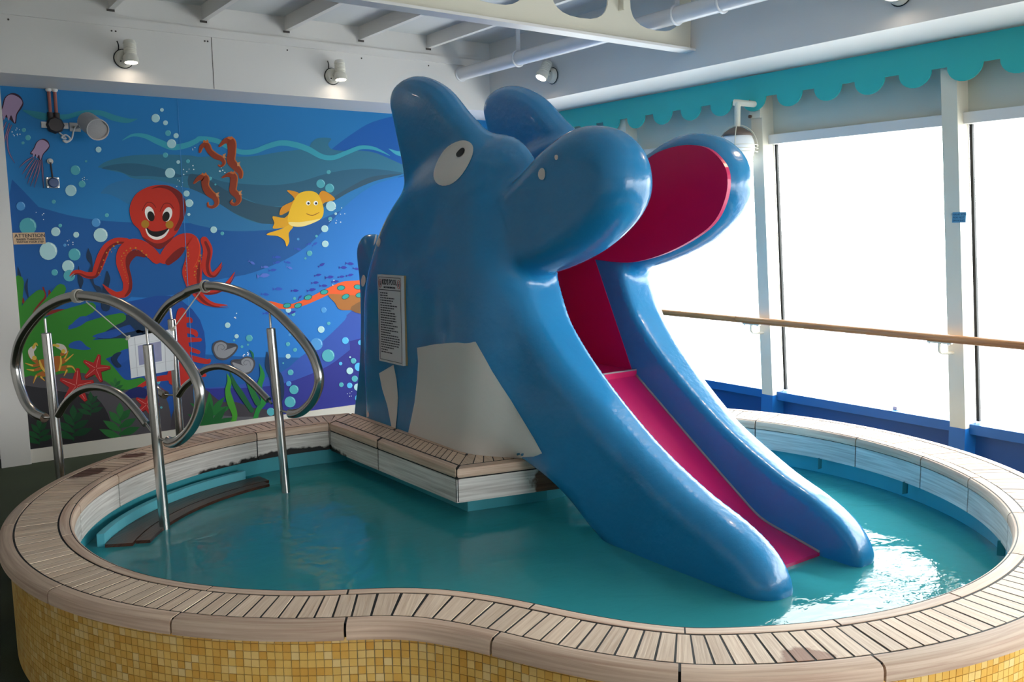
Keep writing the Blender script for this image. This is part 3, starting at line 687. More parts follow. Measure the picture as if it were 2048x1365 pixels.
g2, h2_ = grab_rail('farther steel grab rail hoop in front of the red coral', (1.725, 4.556, 0), (1.41, 5.467, 0),
    [z20(*p) for p in ((1060, 787), (1010, 755), (960, 690), (935, 600), (930, 500), (950, 380), (1000, 280), (1085, 165), (1200, 93))] + [z4(*p) for p in ((0, 68), (100, 42), (200, 44), (330, 80), (450, 140), (560, 212), (680, 332), (780, 460), (830, 580), (838, 680), (800, 780), (740, 845), (690, 868), (650, 868))],
    [z20(*p) for p in ((1150, 790), (1200, 722), (1290, 650))] + [z4(*p) for p in ((60, 608), (130, 572), (220, 566), (310, 600), (400, 670), (470, 740), (510, 782))],
    [(z20(1103, 268), z20(1160, 1050), 0), (z4(525, 313), (572, 985), .0)],
    [(z20(1103, 270), z20(1092, 195)), (z4(525, 315), z4(518, 208)), (z4(650, 868), z4(575, 845)), (z20(1060, 787), z20(1125, 787)), (z4(508, 780), z4(532, 805))])
# notice hung between the hoops on string
hs_ = [on(*p, 1, 4.98) for p in ((255, 676), (345, 658), (348, 740), (262, 757))]
hn = empty('hanging_notice', hs_[3], label='small laminated notice with purple picture hung on white string', category='sign')
n_ = (hs_[1] - hs_[0]).cross(hs_[3] - hs_[0]).normalized()
def quadslab(c, n, t, off=0): return [p + n * off for p in c] + [p + n * (off + t) for p in c]
QF = [(0, 1, 2, 3), (7, 6, 5, 4), (0, 4, 5, 1), (1, 5, 6, 2), (2, 6, 7, 3), (3, 7, 4, 0)]
if n_.dot(CAM - hs_[0]) < 0: n_ = -n_
bil = lambda u, v: (hs_[0] * (1 - u) + hs_[1] * u) * (1 - v) + (hs_[3] * (1 - u) + hs_[2] * u) * v
mkobj('panel', quadslab(hs_, n_, .006), QF, mat('laminate_white', '#d5d6da', .25), hn)
mkobj('picture', quadslab([bil(.20, .24), bil(.72, .24), bil(.72, .72), bil(.20, .72)], n_, .001, .006), QF, mat('print_purple', '#7f80a8', .3, var=.25, vscale=18), hn)
for (a, b, c, d_) in ((.14, .02, .15, .98), (.02, .20, .98, .205), (.02, .76, .98, .765), (.80, .02, .81, .98)):
    mkobj('fold_line', quadslab([bil(a, b), bil(c, b), bil(c, d_), bil(a, d_)], n_, .0008, .006), QF, mat('fold_grey', '#9a9ca4', .5), hn)
rope = mat('white_string', '#cfcabd', .9)
k1 = onplane(*z20(455, 125), Vector((1.031, 4.343, 0)), Vector((.926, .379, 0))); k2 = onplane(*z4(90, 45), Vector((1.725, 4.556, 0)), Vector((.945, .327, 0)))
pa = onplane(*z20(520, 150), Vector((1.031, 4.343, 0)), Vector((.926, .379, 0)))
MB().tube([pa, bil(.0, .0) + n_ * .012], .0032, 6).build('string', rope, hn, smooth=True)
MB().tube([k2, bil(1, 0) + n_ * .012], .0032, 6).build('string', rope, hn, smooth=True)
def coil(c, hp, turns, r=.031):                       # cord wound round the hoop tube
    i = min(range(len(hp)), key=lambda j: (hp[j] - c).length); t = (hp[i + 1] - hp[i - 1]).normalized(); e1 = t.orthogonal().normalized(); e2 = t.cross(e1)
    return [hp[i] + t * ((k / 14 - turns / 2) * .0075) + (e1 * math.cos(2 * PI * k / 14) + e2 * math.sin(2 * PI * k / 14)) * r for k in range(int(14 * turns) + 1)]
MB().tube(coil(k1, h1, 5), .0038, 6).build('string_knot', rope, hn, smooth=True)
MB().tube(coil(k2, h2_, 3, .034), .0036, 6).build('string_knot', rope, hn, smooth=True)
for c in (bil(0, 0), bil(1, 0)):
    MB().tube([c + n_ * .01 + Vector((.012 * math.cos(k), 0, .012 * math.sin(k * 1.3))) for k in range(9)], .003, 6).build('string_knot', rope, hn, smooth=True)

# ================================================================== fittings on the mural wall
sp = empty('wall_speaker', on(188, 252, 1, 6.95), label='grey cylinder wall speaker beside the junction box', category='speaker')
c0 = on(174, 243, 1, 6.86); c1 = on(191, 256, 1, 6.70); ax = (c1 - c0).normalized(); Ls = (c1 - c0).length + .05
gsp = mat('speaker_grey', '#a9a9aa', .5)
MB().lathe([(.055, 0), (.068, .012), (.070, Ls - .01), (.074, Ls - .008), (.074, Ls), (.068, Ls), (.066, Ls - .012)], c0, ax, 28).build('housing', gsp, sp, smooth=40)
MB().lathe([(.066, Ls - .011), (.05, Ls - .006), (.001, Ls - .004)], c0, ax, 28).build('grille', mat('grille_grey', '#98989a', .6, bump=.4, bscale=500), sp, smooth=40)
bk = on(158, 253, 1, 6.93)
MB().tube([c0 + ax * .06 + Vector((-.06, 0, -.02)), bk, (bk.x - .02, YM, bk.z - .005)], .012, 8).build('mount_bracket', gsp, sp)
mkobj('mount_plate', quadslab([Vector((bk.x - .05, YM - .001, bk.z + .03)), Vector((bk.x + .02, YM - .001, bk.z + .03)), Vector((bk.x + .02, YM - .001, bk.z - .03)), Vector((bk.x - .05, YM - .001, bk.z - .03))], Vector((0, -1, 0)), .012), QF, gsp, sp)
jb = empty('junction_box', on(110, 250, 1, YM), label='dark cable junction box with two pinkish conduits on the mural', category='junction box')
c = on(111, 250, 1, 6.96); dk = mat('box_dark', '#2e2526', .5)
MB().lathe([(.058, 0), (.058, .035), (.046, .05), (.0, .052)], (c.x, YM - .002, c.z), (0, -1, 0), 8).build('box', dk, jb, smooth=40)
MB().box(c.x - .085, c.x + .085, YM - .02, YM - .001, c.z - .02, c.z + .02).build('mounting_lug', mat('lug_white', '#c9c6c4', .5), jb)
cop = mat('conduit_pink', '#9a5a50', .5)
for px in (101, 113):
    q = on(px, 230, 1, YM - .02); t = MB().cyl((q.x, YM - .02, c.z + .05), (q.x, YM - .02, ZS), .011, 12).build('conduit', cop, jb, smooth=40)
    MB().cyl((q.x, YM - .02, c.z + .03), (q.x, YM - .02, c.z + .085), .02, 12).build('cable_gland', dk, jb, smooth=40)
    MB().lathe([(.02, 0), (.02, .012), (.012, .02)], (q.x, YM - .02, ZS), (0, 0, -1), 12).build('ceiling_cap', white, t, smooth=40)
cabw = mat('cable_white', '#c4c6c8', .5)
MB().tube(cr([(c.x + .02, YM - .03, c.z - .05), (c.x + .06, YM - .04, c.z - .09)] + [tuple(on(*p, 1, 6.94)) for p in ((123, 275), (131, 270), (140, 277), (136, 283), (126, 281), (133, 285), (143, 278), (147, 262), (152, 252), (158, 250))], 5), .006, 6).build('cable_loop', cabw, jb, smooth=True)
ou = empty('wall_socket', on(105, 365, 1, YM), label='square white wall socket with round blue cap and dangling tether', category='socket')
c = on(105, 365, 1, YM)
o_ = MB().box(c.x - .042, c.x + .042, YM - .022, YM, c.z - .04, c.z + .035).build('plate', mat('socket_white', '#bdbab4', .4), ou)
bv = o_.modifiers.new('round', 'BEVEL'); bv.width = .006; bv.segments = 2
MB().lathe([(.034, 0), (.034, .02), (.028, .026), (0, .027)], (c.x, YM - .022, c.z - .004), (0, -1, 0), 20).build('cap', mat('cap_blue', '#1d4477', .4), ou, smooth=40)
MB().tube([(c.x - .002, YM - .03, c.z + .03), (c.x - .006, YM - .02, c.z + .14)], .006, 8).build('tether', dk, ou)
MB().lathe([(.02, 0), (.02, .012), (.009, .014), (.009, .03)], (c.x - .006, YM, c.z + .145), (0, -1, 0), 14).build('tether_stud', mat('socket_white'), ou, smooth=40)
for a, b in ((-1, -1), (1, -1), (-1, 1), (1, 1)):
    MB().lathe([(.004, 0), (.004, .003)], (c.x + a * .034, YM - .022, c.z - .003 + b * .031), (0, -1, 0), 8).build('screw', steel, ou)
p0, p1 = on(25, 466, 1, YM), on(91, 488, 1, YM); at_ = empty('attention_sign', (p0.x, YM - .003, p1.z), label='small tan ATTENTION sign at the left edge of the mural', category='sign')
MB().box(p0.x, p1.x, YM - .009, YM - .001, p1.z, p0.z).build('plate', mat('sign_tan', '#cbab86', .5), at_)
R90 = Matrix.Rotation(PI / 2, 4, 'X'); mx = (p0.x + p1.x) / 2 + .005; hh = p0.z - p1.z
for body_, sz, fz in (('ATTENTION', .034, .60), ('RAISED THRESHOLD', .0185, .34), ('WATCH YOUR STEP', .0185, .12)):
    text(body_, sz, mat('sign_ink'), at_, M=Matrix.Translation((mx, YM - .0098, p1.z + hh * fz)) @ R90, bold=.0004)
# sticker on the second window post
pS = on(1918, 435, 0, 4.939); sk = empty('post_sticker', pS, label='small blue THANK YOU FOR NOT SMOKING sticker on window post', category='sticker')
MB().box(4.9365, 4.9385, pS.y - .04, pS.y + .037, pS.z - .029, pS.z + .029).build('plate', mat('sticker_blue', '#5b93b4', .4), sk)
RS = Matrix(((0, 0, -1, 4.936), (-1, 0, 0, pS.y), (0, 1, 0, pS.z), (0, 0, 0, 1)))
for i, t_ in enumerate(('THANK YOU', 'FOR NOT', 'SMOKING')):
    text(t_, .015, mat('sticker_ink', '#1d4a6a', .5), sk, M=RS @ Matrix.Translation((0, .011 - .017 * i, 0)), extrude=.0003)

# ================================================================== spotlights on the fascias
lampw = mat('lamp_white', '#d8d4c8', .4); hot = mat('lamp_lens', (1, .86, .70, 1), .4, emit=30)
def spotlight(label, base, wn, tilt, side):
    o = empty('spotlight', base, label=label, category='spotlight', group='spotlights on the white fascia')
    wn = Vector(wn); base = Vector(base); t = wn.cross(Vector((0, 0, 1))).normalized()
    MB().lathe([(.062, 0), (.064, .005)], base, wn, 24).build('gasket', black, o, smooth=40)
    b = MB().lathe([(.058, .005), (.056, .03), (.048, .042), (.0, .044)], base, wn, 24).build('base', lampw, o, smooth=40)
    for q in (-.7, 2.2): MB().lathe([(.005, .04), (.005, .047)], base + (t * math.cos(q) + Vector((0, 0, 1)) * math.sin(q)) * .036, wn, 8).build('screw', black, b)
    piv = base + wn * .10 + t * side * .022 + Vector((0, 0, .035)); MB().tube([base + wn * .04, piv], .016, 10).build('arm', lampw, o, smooth=40)
    ax = (Vector((0, 0, -1)) + wn * tilt).normalized(); top = piv - ax * .075
    pr = [(.02, 0), (.034, .006), (.040, .02)]
    for k in range(6): pr += [(.040, .03 + .012 * k), (.036, .033 + .012 * k), (.036, .038 + .012 * k), (.040, .041 + .012 * k)]
    pr += [(.042, .11), (.047, .116), (.047, .15), (.040, .15), (.038, .142)]
    MB().lathe(pr, top, ax, 24).build('housing', lampw, o, smooth=40)
    MB().lathe([(.038, .141), (.03, .145), (0, .147)], top, ax, 24).build('lens', hot, o, smooth=40)
    w = base + wn * .01; MB().tube(cr([w + Vector((0, 0, .05)) - t * .03 * side, w + Vector((0, 0, .085)) - t * .028 * side, w + Vector((0, 0, .11)) - t * .036 * side], 5), .004, 6).build('cable', black, o, smooth=True)
    ld = bpy.data.lights.new('lamp', 'SPOT'); ld.energy = 22; ld.color = (1, .70, .45); ld.spot_size = 1.9; ld.spot_blend = .8; ld.shadow_soft_size = .03
    l = bpy.data.objects.new('lamp', ld); COL.objects.link(l); l.location = top + ax * .155; l.rotation_euler = ax.to_track_quat('-Z', 'Y').to_euler()
    l.parent = o; l.matrix_parent_inverse = o.matrix_world.inverted()
    return o
b1 = on(247, 118, 1, YF - .022); b2 = on(664, 153, 1, YF - .022); b3 = on(1106, 152, 0, XF - .022); b4 = on(1802, -8, 0, XF - .022)
spotlight('lit white spotlight on the fascia above the wall speaker', b1, (0, -1, 0), .12, -1)
spotlight('lit white spotlight on the fascia left of the whale fins', b2, (0, -1, 0), .12, -1)
spotlight('lit white spotlight on the window side fascia right of the whale fins', b3, (-1, 0, 0), .55, -1)
spotlight('spotlight cut by the top edge of the photo at right', b4 + Vector((0, 0, .01)), (-1, 0, 0), .35, -1)

# ================================================================== ceiling pipe
pp = empty('ceiling_pipe', (4.13, 4.5, 2.9), label='thick white pipe hung under the ceiling through the beam', category='pipe')
wg = mat('pipe_white', '#d9d9dc', .25)
MB().tube([(4.115, YF - .03, 2.895), (4.13, 4.6, 2.893), (4.15, YB + .1, 2.893)], .052, 24).build('pipe', wg, pp, smooth=40)
for y in (5.62, 3.98, 3.62, 2.0, .4):
    x = 4.12 + (5.6 - y) * .006; h_ = MB().tube([(x - .0 + .056 * math.cos(2 * PI * k / 20), y, 2.894 + .056 * math.sin(2 * PI * k / 20)) for k in range(20)], .009, 8, True).build('pipe_clamp', wg, pp, smooth=True)
    MB().box(x - .018, x + .018, y - .004, y + .004, 2.94, ZC).build('hanger', wg, h_)
MB().lathe([(.053, 0), (.062, .004), (.062, .012)], (4.115, YF - .034, 2.895), (0, 1, 0), 24).build('wall_collar', wg, pp, smooth=40)

# ================================================================== caged globe lamp on the first post
gl_ = empty('globe_lamp', (4.80, 4.06, 2.0), label='caged white globe lamp hanging from the window post', category='lamp')
gc = Vector((4.80, 4.06, 2.125)); gr = .118
MB().lathe([(gr * math.sin(PI * k / 16), -gr * 1.12 * math.cos(PI * k / 16)) for k in range(13)], gc, (0, 0, 1), 28).build('globe', mat('opal_glass', '#eef0f2', .2), gl_, smooth=True)
MB().lathe([(gr * .90, gr * .66), (gr * .74, gr * .88), (gr * .42, gr * 1.10), (.02, gr * 1.2)], gc, (0, 0, 1), 28).build('cap', mat('cap_brown', '#6b5a50', .5), gl_, smooth=True)
for q in (0, PI / 2):
    e = Vector((math.cos(q + .6), math.sin(q + .6), 0)); MB().tube([gc + e * (gr * 1.14) * math.cos(a) + Vector((0, 0, gr * 1.28 * math.sin(a))) for a in [PI * k / 20 for k in range(21)]], .0035, 6).build('guard_wire', cream, gl_, smooth=True)
for z in (-.03, -.008, .014): MB().tube([gc + Vector((gr * 1.16 * math.cos(2 * PI * k / 28), gr * 1.16 * math.sin(2 * PI * k / 28), z)) for k in range(28)], .003, 6, True).build('guard_ring', cream, gl_, smooth=True)
zt = 2.425
MB().cyl(gc + Vector((0, 0, gr * 1.15)), (4.80, 4.06, zt), .02, 14).build('stem', cream, gl_, smooth=40)
MB().tube([(4.79, 4.085, zt + .003), (4.80, 4.06, zt), (4.94, yl(3.885, zt) - .03, zt - .01)], .021, 14).build('bracket_arm', cream, gl_, smooth=40)
MB().box(4.925, 4.94, yl(3.875, zt) - .05, yl(3.875, zt) + .04, zt - .10, zt + .03).build('bracket_plate', cream, gl_)
for z in (zt - .085, zt + .018): MB().lathe([(.012, 0), (.012, .012), (.006, .014)], (4.925, yl(3.875, zt) + .03, z), (-1, 0, 0), 10).build('bolt', mat('bolt_brown', '#6a5448', .4, metal=.6), gl_, smooth=40)
# thin cord behind the fins
MB().tube(cr([tuple(on(*p, 1, 6.9)) for p in ((975, 262), (984, 250), (993, 246), (1000, 236), (1006, 222))], 5), .005, 6).build('teal_rope', mat('cord_teal', '#6fc3c4', .5), smooth=True, label='thin pale teal cord between the whale fins', category='cord')
# scrap on the sill
q = on(1792, 826, 0, 5.05); MB().box(5.035, 5.06, q.y - .012, q.y + .012, .462, .482).build('paper_scrap', mat('scrap_pink', '#dcc0bc', .8), label='tiny crumpled pale scrap lying on the blue sill', category='scrap')

# ================================================================== the painted mural (flat paint on wall_back, each figure a part of the wall)
def frame(ox, oy, sc): return lambda x, y: (ox + x / sc, oy + y / sc)
A1, A2, A3, A4, A5 = frame(0, 140, 3.25), frame(380, 180, 2.967), frame(0, 520, 3.25), frame(380, 560, 3.25), frame(120, 460, 5.689)
A6 = frame(40, 640, 5.25); A0 = lambda x, y: (x, y)
XMIN, XMAX, ZMIN, ZMAX = .787, 4.92, .099, ZS
class Fig:
    c = 0
    def __init__(s, name, label, fr, base): s.n, s.l, s.fr, s.b, s.k = name, label, fr, base, 0; Fig.c += 1; s.j = Fig.c * 6e-7; s.v = []; s.f = []; s.mi = []; s.m = []
    def col(s, c):
        m = mat('paint_' + c.lstrip('#'), c, .55, spec=.25)
        if m not in s.m: s.m.append(m)
        return s.m.index(m)
    def raw(s, P, c):
        s.k += 1; y = YM - .0002 * s.b - .000012 * s.k - s.j; n = len(s.v)
        V = [Vector((min(max(q.x, XMIN), XMAX), y, min(max(q.z, ZMIN), ZMAX))) for q in (on(p[0], p[1], 1, YM) for p in P)]
        ok = [V[0]]
        for q in V[1:]:
            if (q - ok[-1]).length > 1e-5: ok.append(q)
        if (ok[0] - ok[-1]).length < 1e-5: ok.pop()
        if len(ok) < 3: return s
        r = delaunay_2d_cdt([Vector((q.x, q.z)) for q in ok], [], [list(range(len(ok)))], 1, 1e-6)
        s.v += [(q[0], y, q[1]) for q in r[0]]; s.f += [[n + i for i in t] for t in r[2]]; s.mi += [s.col(c)] * len(r[2]); return s
    def poly(s, pts, c, sm=5, fr=None):
        P = [(fr or s.fr)(*p) for p in pts]; return s.raw([tuple(q) for q in cr(P, sm, True)] if sm > 1 else P, c)
    def stroke(s, pts, w, c, fr=None, n=7):          # tapering brush stroke; w in the units of pts
        m = len(pts); ws = w if isinstance(w, (list, tuple)) else [w] * m
        if len(ws) != m: ws = list(np.interp(np.linspace(0, 1, m), np.linspace(0, 1, len(ws)), ws))
        q = np.array(cr([(p[0], p[1], ws[i]) for i, p in enumerate(pts)], n)); t = np.gradient(q[:, :2], axis=0); t /= np.maximum(np.hypot(*t.T), 1e-6)[:, None]
        nn = np.c_[-t[:, 1], t[:, 0]]; W_ = np.maximum(q[:, 2:3], .3) / 2; Lf = q[:, :2] + nn * W_; Rt = q[:, :2] - nn * W_
        def cap(i, sg):
            r = W_[i, 0]; c0 = q[i, :2]; return [c0 + r * (nn[i] * math.cos(a) + sg * t[i] * math.sin(a)) for a in (PI / 4, PI / 2, 3 * PI / 4)]
        fr = fr or s.fr; y0 = s.k
        for i in range(len(q) - 1): s.rawquad([fr(*Lf[i]), fr(*Lf[i + 1]), fr(*Rt[i + 1]), fr(*Rt[i])], c, y0)
        for i, sg in ((0, -1), (len(q) - 1, 1)):
            s.rawquad([fr(*p) for p in [Lf[i]] + cap(i, sg) + [Rt[i]]], c, y0)
        s.k = y0 + 1; return s
    def rawquad(s, P, c, k):
        y = YM - .0002 * s.b - .000012 * (k + 1) - s.j; n = len(s.v)
        for p in P:
            q = on(p[0], p[1], 1, YM); s.v.append((min(max(q.x, XMIN), XMAX), y, min(max(q.z, ZMIN), ZMAX)))
        s.f.append(list(range(n, n + len(P)))); s.mi.append(s.col(c))
    def disc(s, x, y, r, c, asp=1, rot=0, fr=None, n=20):
        return s.raw([(fr or s.fr)(x + r * math.cos(a) * math.cos(rot) - asp * r * math.sin(a) * math.sin(rot), y + r * math.cos(a) * math.sin(rot) + asp * r * math.sin(a) * math.cos(rot)) for a in [2 * PI * k / n for k in range(n)]], c)
    def done(s):
        o = mkobj(s.n, s.v, s.f, s.m, wall_back, recalc=False, mi=s.mi)
        if s.l: o['label'] = s.l
        return o
# --- sea bands
b = Fig('painted_sea', 'bands of lighter and darker blue sea', A0, 1)
b.poly([(5, 395), (77, 414), (138, 431), (200, 441), (261, 445), (330, 447), (385, 447), (447, 461), (540, 460), (640, 440), (760, 380), (830, 345), (1050, 335), (1050, 900), (5, 950)], '#14589c', 3)
b.poly([(1100, 330), (850, 350), (808, 353), (760, 365), (725, 384), (690, 413), (655, 452), (622, 486), (585, 512), (540, 533), (490, 550), (430, 561), (370, 585), (300, 596), (250, 603), (250, 700), (1100, 700), (1100, 500)], '#1f74c2', 3)
b.poly([(1100, 420), (780, 580), (700, 625), (690, 640), (645, 683), (600, 715), (562, 745), (480, 770), (380, 790), (380, 900), (1100, 900)], '#2f4fa6', 3)
b.poly([(1100, 640), (734, 674), (700, 700), (657, 732), (600, 757), (560, 769), (500, 776), (420, 778), (370, 785), (370, 900), (1100, 900)], '#2a2f86', 3)
b.poly([(5, 640), (120, 620), (250, 605), (340, 592), (400, 640), (410, 720), (380, 790), (360, 880), (5, 900)], '#154a98', 3)
b.poly(([A2(*p) for p in ((830, 365), (900, 305), (960, 262), (1050, 205), (1150, 170), (1240, 152), (1400, 150), (1400, 480), (1290, 470), (1200, 420), (1100, 380), (1000, 362), (900, 362))]), '#0f5aa8', 3)
b.done()
# --- whale silhouette in the distance
b = Fig('painted_whale', 'grey teal whale silhouette', A0, 6)
whale_top = [A1(*p) for p in ((635, 632), (700, 592), (850, 557), (1050, 550), (1230, 556))] + [A2(*p) for p in ((60, 398), (180, 390), (320, 396), (420, 388), (520, 370), (640, 356), (700, 346), (722, 312), (762, 286), (836, 288), (820, 322), (842, 352), (920, 362), (1010, 360), (1100, 374), (1200, 416), (1320, 470))]
b.raw([tuple(q) for q in cr(whale_top, 5)] + [tuple(q) for q in cr([A2(*p) for p in ((1300, 498), (1250, 498), (1150, 512), (1050, 552), (950, 604), (860, 656), (740, 720), (600, 772), (480, 800), (400, 790), (300, 755), (200, 692), (100, 630), (0, 585))] + [A1(*p) for p in ((1200, 765), (1100, 735), (980, 712), (865, 705), (800, 672), (720, 655))], 5)], '#31748f')
b.poly([A1(*p) for p in ((660, 640), (760, 612), (900, 610), (1050, 640), (1200, 690))] + [A2(*p) for p in ((60, 500), (200, 545), (350, 560), (500, 565), (650, 545), (800, 500), (950, 472), (1100, 470), (1270, 495), (1150, 510), (1050, 550), (900, 630), (740, 720), (600, 690), (450, 690), (330, 645), (220, 600), (100, 560), (0, 500))] + [A1(*p) for p in ((1150, 700), (950, 690), (860, 690), (760, 655))], '#2a617c', 4)
b.poly([A2(*p) for p in ((0, 500), (100, 530), (240, 610), (380, 670), (520, 695), (600, 690), (760, 690), (860, 630), (960, 570), (1080, 515), (1260, 500), (1100, 540), (950, 604), (860, 656), (740, 722), (600, 772), (480, 800), (380, 780), (260, 730), (130, 650), (0, 585))], '#2e5468', 4)
b.poly([A1(*p) for p in ((655, 800), (720, 742), (840, 712), (980, 715), (1120, 740), (1220, 780))] + [A2(*p) for p in ((0, 585), (100, 630), (200, 692), (300, 755), (400, 790), (490, 798), (490, 825), (350, 838), (200, 835), (100, 815), (0, 790))] + [A1(*p) for p in ((1200, 960), (1000, 930), (850, 880), (760, 830), (700, 806))], '#2b74a6', 4)
b.done()
b = Fig('painted_waves', 'pale teal wavy ribbons', A0, 11)
b.stroke([A1(*p) for p in ((150, 262), (230, 290), (320, 308), (430, 305), (540, 278), (650, 280), (740, 312), (830, 330), (893, 318))], [2, 13, 14, 10, 9, 10, 12, 9, 1], '#2e8a9c')
b.stroke([A1(*p) for p in ((795, 458), (860, 425), (940, 430), (1030, 468), (1120, 502), (1210, 490), (1275, 462))] + [A2(*p) for p in ((60, 290), (150, 300), (220, 335), (300, 368), (380, 365), (460, 335), (540, 315), (620, 325), (700, 352), (780, 395), (850, 402), (930, 372), (1010, 342), (1080, 345), (1130, 362), (1185, 390))], [1, 7, 12, 12, 10, 10, 10, 10, 10, 11, 12, 10, 9, 8, 6, 1], '#38a0b4')
b.stroke([A2(*p) for p in ((1180, 350), (1240, 378), (1320, 378), (1400, 360))], [1, 9, 11, 8], '#45a9bd')
b.done()
# --- bubbles
def bubbles():
    L = [(A1, x, y, r, k) for x, y, r, k in ((1052, 260, 12, 0), (1011, 314, 28, 0), (1075, 344, 16, 0), (1092, 411, 19, 1), (1144, 428, 17, 0), (1115, 480, 30, 0), (1075, 554, 17, 1), (1158, 599, 12, 0), (1105, 670, 33, 0), (1221, 594, 13, 1), (640, 518, 19, 0), (559, 594, 8, 1), (490, 652, 32, 1), (533, 742, 23, 1), (461, 784, 37, 0), (155, 391, 14, 1), (182, 441, 18, 1), (149, 475, 10, 1), (135, 886, 29, 2), (349, 857, 13, 1), (181, 1017, 56, 1), (362, 1052, 30, 0), (391, 1012, 12, 1), (495, 1072, 19, 0), (624, 993, 29, 2), (654, 1074, 46, 0), (314, 1178, 58, 0), (694, 945, 13, 1), (484, 1200, 40, 1), (443, 1277, 40, 0), (355, 1317, 21, 1), (450, 1338, 38, 1), (421, 1140, 10, 2), (1212, 804, 20, 0), (1229, 866, 26, 0), (1227, 940, 10, 0))]
    L += [(A2, x, y, r, k) for x, y, r, k in ((822, 488, 12, 1), (775, 557, 26, 1), (828, 583, 27, 1), (836, 690, 30, 0), (831, 766, 12, 1), (799, 824, 21, 0), (864, 735, 8, 0), (802, 914, 20, 0), (750, 868, 8, 1), (709, 970, 16, 1), (684, 1000, 7, 1), (641, 886, 8, 2), (140, 830, 20, 0), (191, 852, 11, 1), (5, 672, 15, 0), (119, 526, 11, 1), (150, 562, 6, 1), (583, 1307, 16, 0), (613, 1332, 11, 1), (620, 1238, 9, 1))]
    L += [(A4, x, y, r, k) for x, y, r, k in ((244, 295, 18, 0), (302, 367, 14, 0), (385, 379, 22, 1), (337, 435, 9, 1), (286, 394, 7, 1), (376, 422, 7, 1), (869, 196, 18, 2), (852, 323, 22, 0), (901, 283, 11, 1), (682, 455, 13, 1), (636, 418, 14, 1), (637, 497, 16, 0), (648, 358, 9, 2), (605, 542, 6, 1), (653, 602, 19, 1), (822, 418, 40, 2), (898, 493, 41, 1), (641, 675, 17, 2), (675, 714, 30, 1), (650, 794, 36, 1), (525, 858, 26, 1), (580, 796, 13, 1), (1009, 395, 22, 3), (1108, 408, 17, 3), (1136, 462, 20, 1), (1062, 527, 18, 1), (1096, 566, 27, 3), (1038, 592, 22, 0), (978, 545, 11, 3), (1070, 643, 20, 1), (983, 682, 15, 1), (1037, 687, 18, 3), (1089, 698, 24, 0), (1098, 769, 26, 3), (1130, 660, 12, 1), (1040, 503, 6, 0))]
    L += [(A3, x, y, r, k) for x, y, r, k in ((445, 465, 25, 0), (405, 400, 9, 1), (440, 562, 19, 0), (387, 525, 10, 2), (1025, 792, 17, 1), (1110, 755, 14, 1), (1048, 960, 8, 1))]
    rr = random.Random(5)
    for fr, cx, cy, sp_, n in ((A1, 105, 405, 28, 10), (A1, 455, 1120, 20, 6), (A1, 555, 700, 20, 5), (A1, 260, 950, 26, 4), (A1, 1225, 660, 40, 6), (A1, 1170, 735, 24, 5), (A2, 870, 740, 50, 9), (A2, 185, 470, 22, 5), (A2, 850, 1150, 20, 4), (A4, 360, 480, 22, 7), (A4, 290, 235, 26, 4), (A4, 1040, 750, 24, 5), (A1, 1185, 985, 26, 4), (A1, 1265, 510, 16, 3), (A3, 460, 505, 30, 4)):
        L += [(fr, cx + rr.uniform(-sp_, sp_), cy + rr.uniform(-sp_, sp_), rr.uniform(2, 4.5), 4) for _ in range(n)]
    cols = ['#a9d3d8', '#4fa7b4', '#4a93cf', '#52b4e6', '#dfe9ea']; hi = ['#d4ebec', '#82c9d0', '#86bde6', '#8fd2f2', '#dfe9ea']
    for fr, x, y, r, k in L:
        f = Fig('painted_bubble', None, fr, 14); f.disc(x, y, r, cols[k], n=16 if r > 8 else 8)
        if r > 9:
            f.poly([(x + r * .93 * math.cos(a), y + r * .93 * math.sin(a)) for a in (-1.3, -.8, -.3, .2)] + [(x + r * .78 * math.cos(a), y + r * .78 * math.sin(a)) for a in (.1, -.35, -.8, -1.2)], hi[k], 1)
        f.done()
bubbles()
# --- octopus
RED, DRED, EDGE = '#bb2a18', '#74140f', '#d6451f'
o = Fig('painted_octopus', 'smiling red octopus', A5, 16)
T = [([(760, 130), (640, 130), (540, 190), (480, 300), (430, 430), (390, 510), (300, 515), (215, 480), (150, 485), (110, 525)], [70, 78, 90, 110, 100, 80, 70, 50, 34, 8]),
     ([(1640, 120), (1680, 230), (1660, 380), (1680, 480), (1740, 510), (1800, 450), (1838, 375)], [90, 110, 100, 90, 60, 40, 8]),
     ([(1560, 300), (1560, 450), (1560, 600), (1640, 700), (1780, 690), (1900, 610), (1985, 485)], [80, 110, 110, 70, 60, 40, 8]),
     ([(1480, 560), (1530, 680), (1620, 790), (1740, 850), (1900, 857)], [80, 100, 90, 50, 8])]
for p, w in T: o.stroke(p, w, RED); o.stroke([(x + 14, y + 22) for x, y in p], [v * .35 for v in w], DRED)
o.stroke([(1100, 330), (1000, 230), (900, 170), (800, 170), (720, 250), (700, 370), (740, 500), (770, 620), (740, 720), (640, 735), (560, 690), (485, 620)], [120, 130, 120, 125, 130, 125, 115, 105, 90, 62, 45, 8], RED)
o.stroke([(960, 300), (860, 265), (790, 320), (770, 420), (800, 560), (795, 680), (740, 755)], [30, 75, 80, 40, 34, 40, 16], DRED)
o.stroke([(1180, 330), (1260, 230), (1370, 130), (1480, 130), (1520, 230), (1500, 360), (1470, 480), (1490, 600), (1500, 680)], [120, 150, 150, 170, 160, 160, 160, 130, 90], RED)
o.stroke([(1230, 370), (1320, 290), (1390, 225), (1425, 215)], [70, 90, 60, 8], DRED)
o.stroke([(1560, 100), (1590, 200), (1570, 330), (1520, 430)], [10, 8, 8, 6], EDGE)
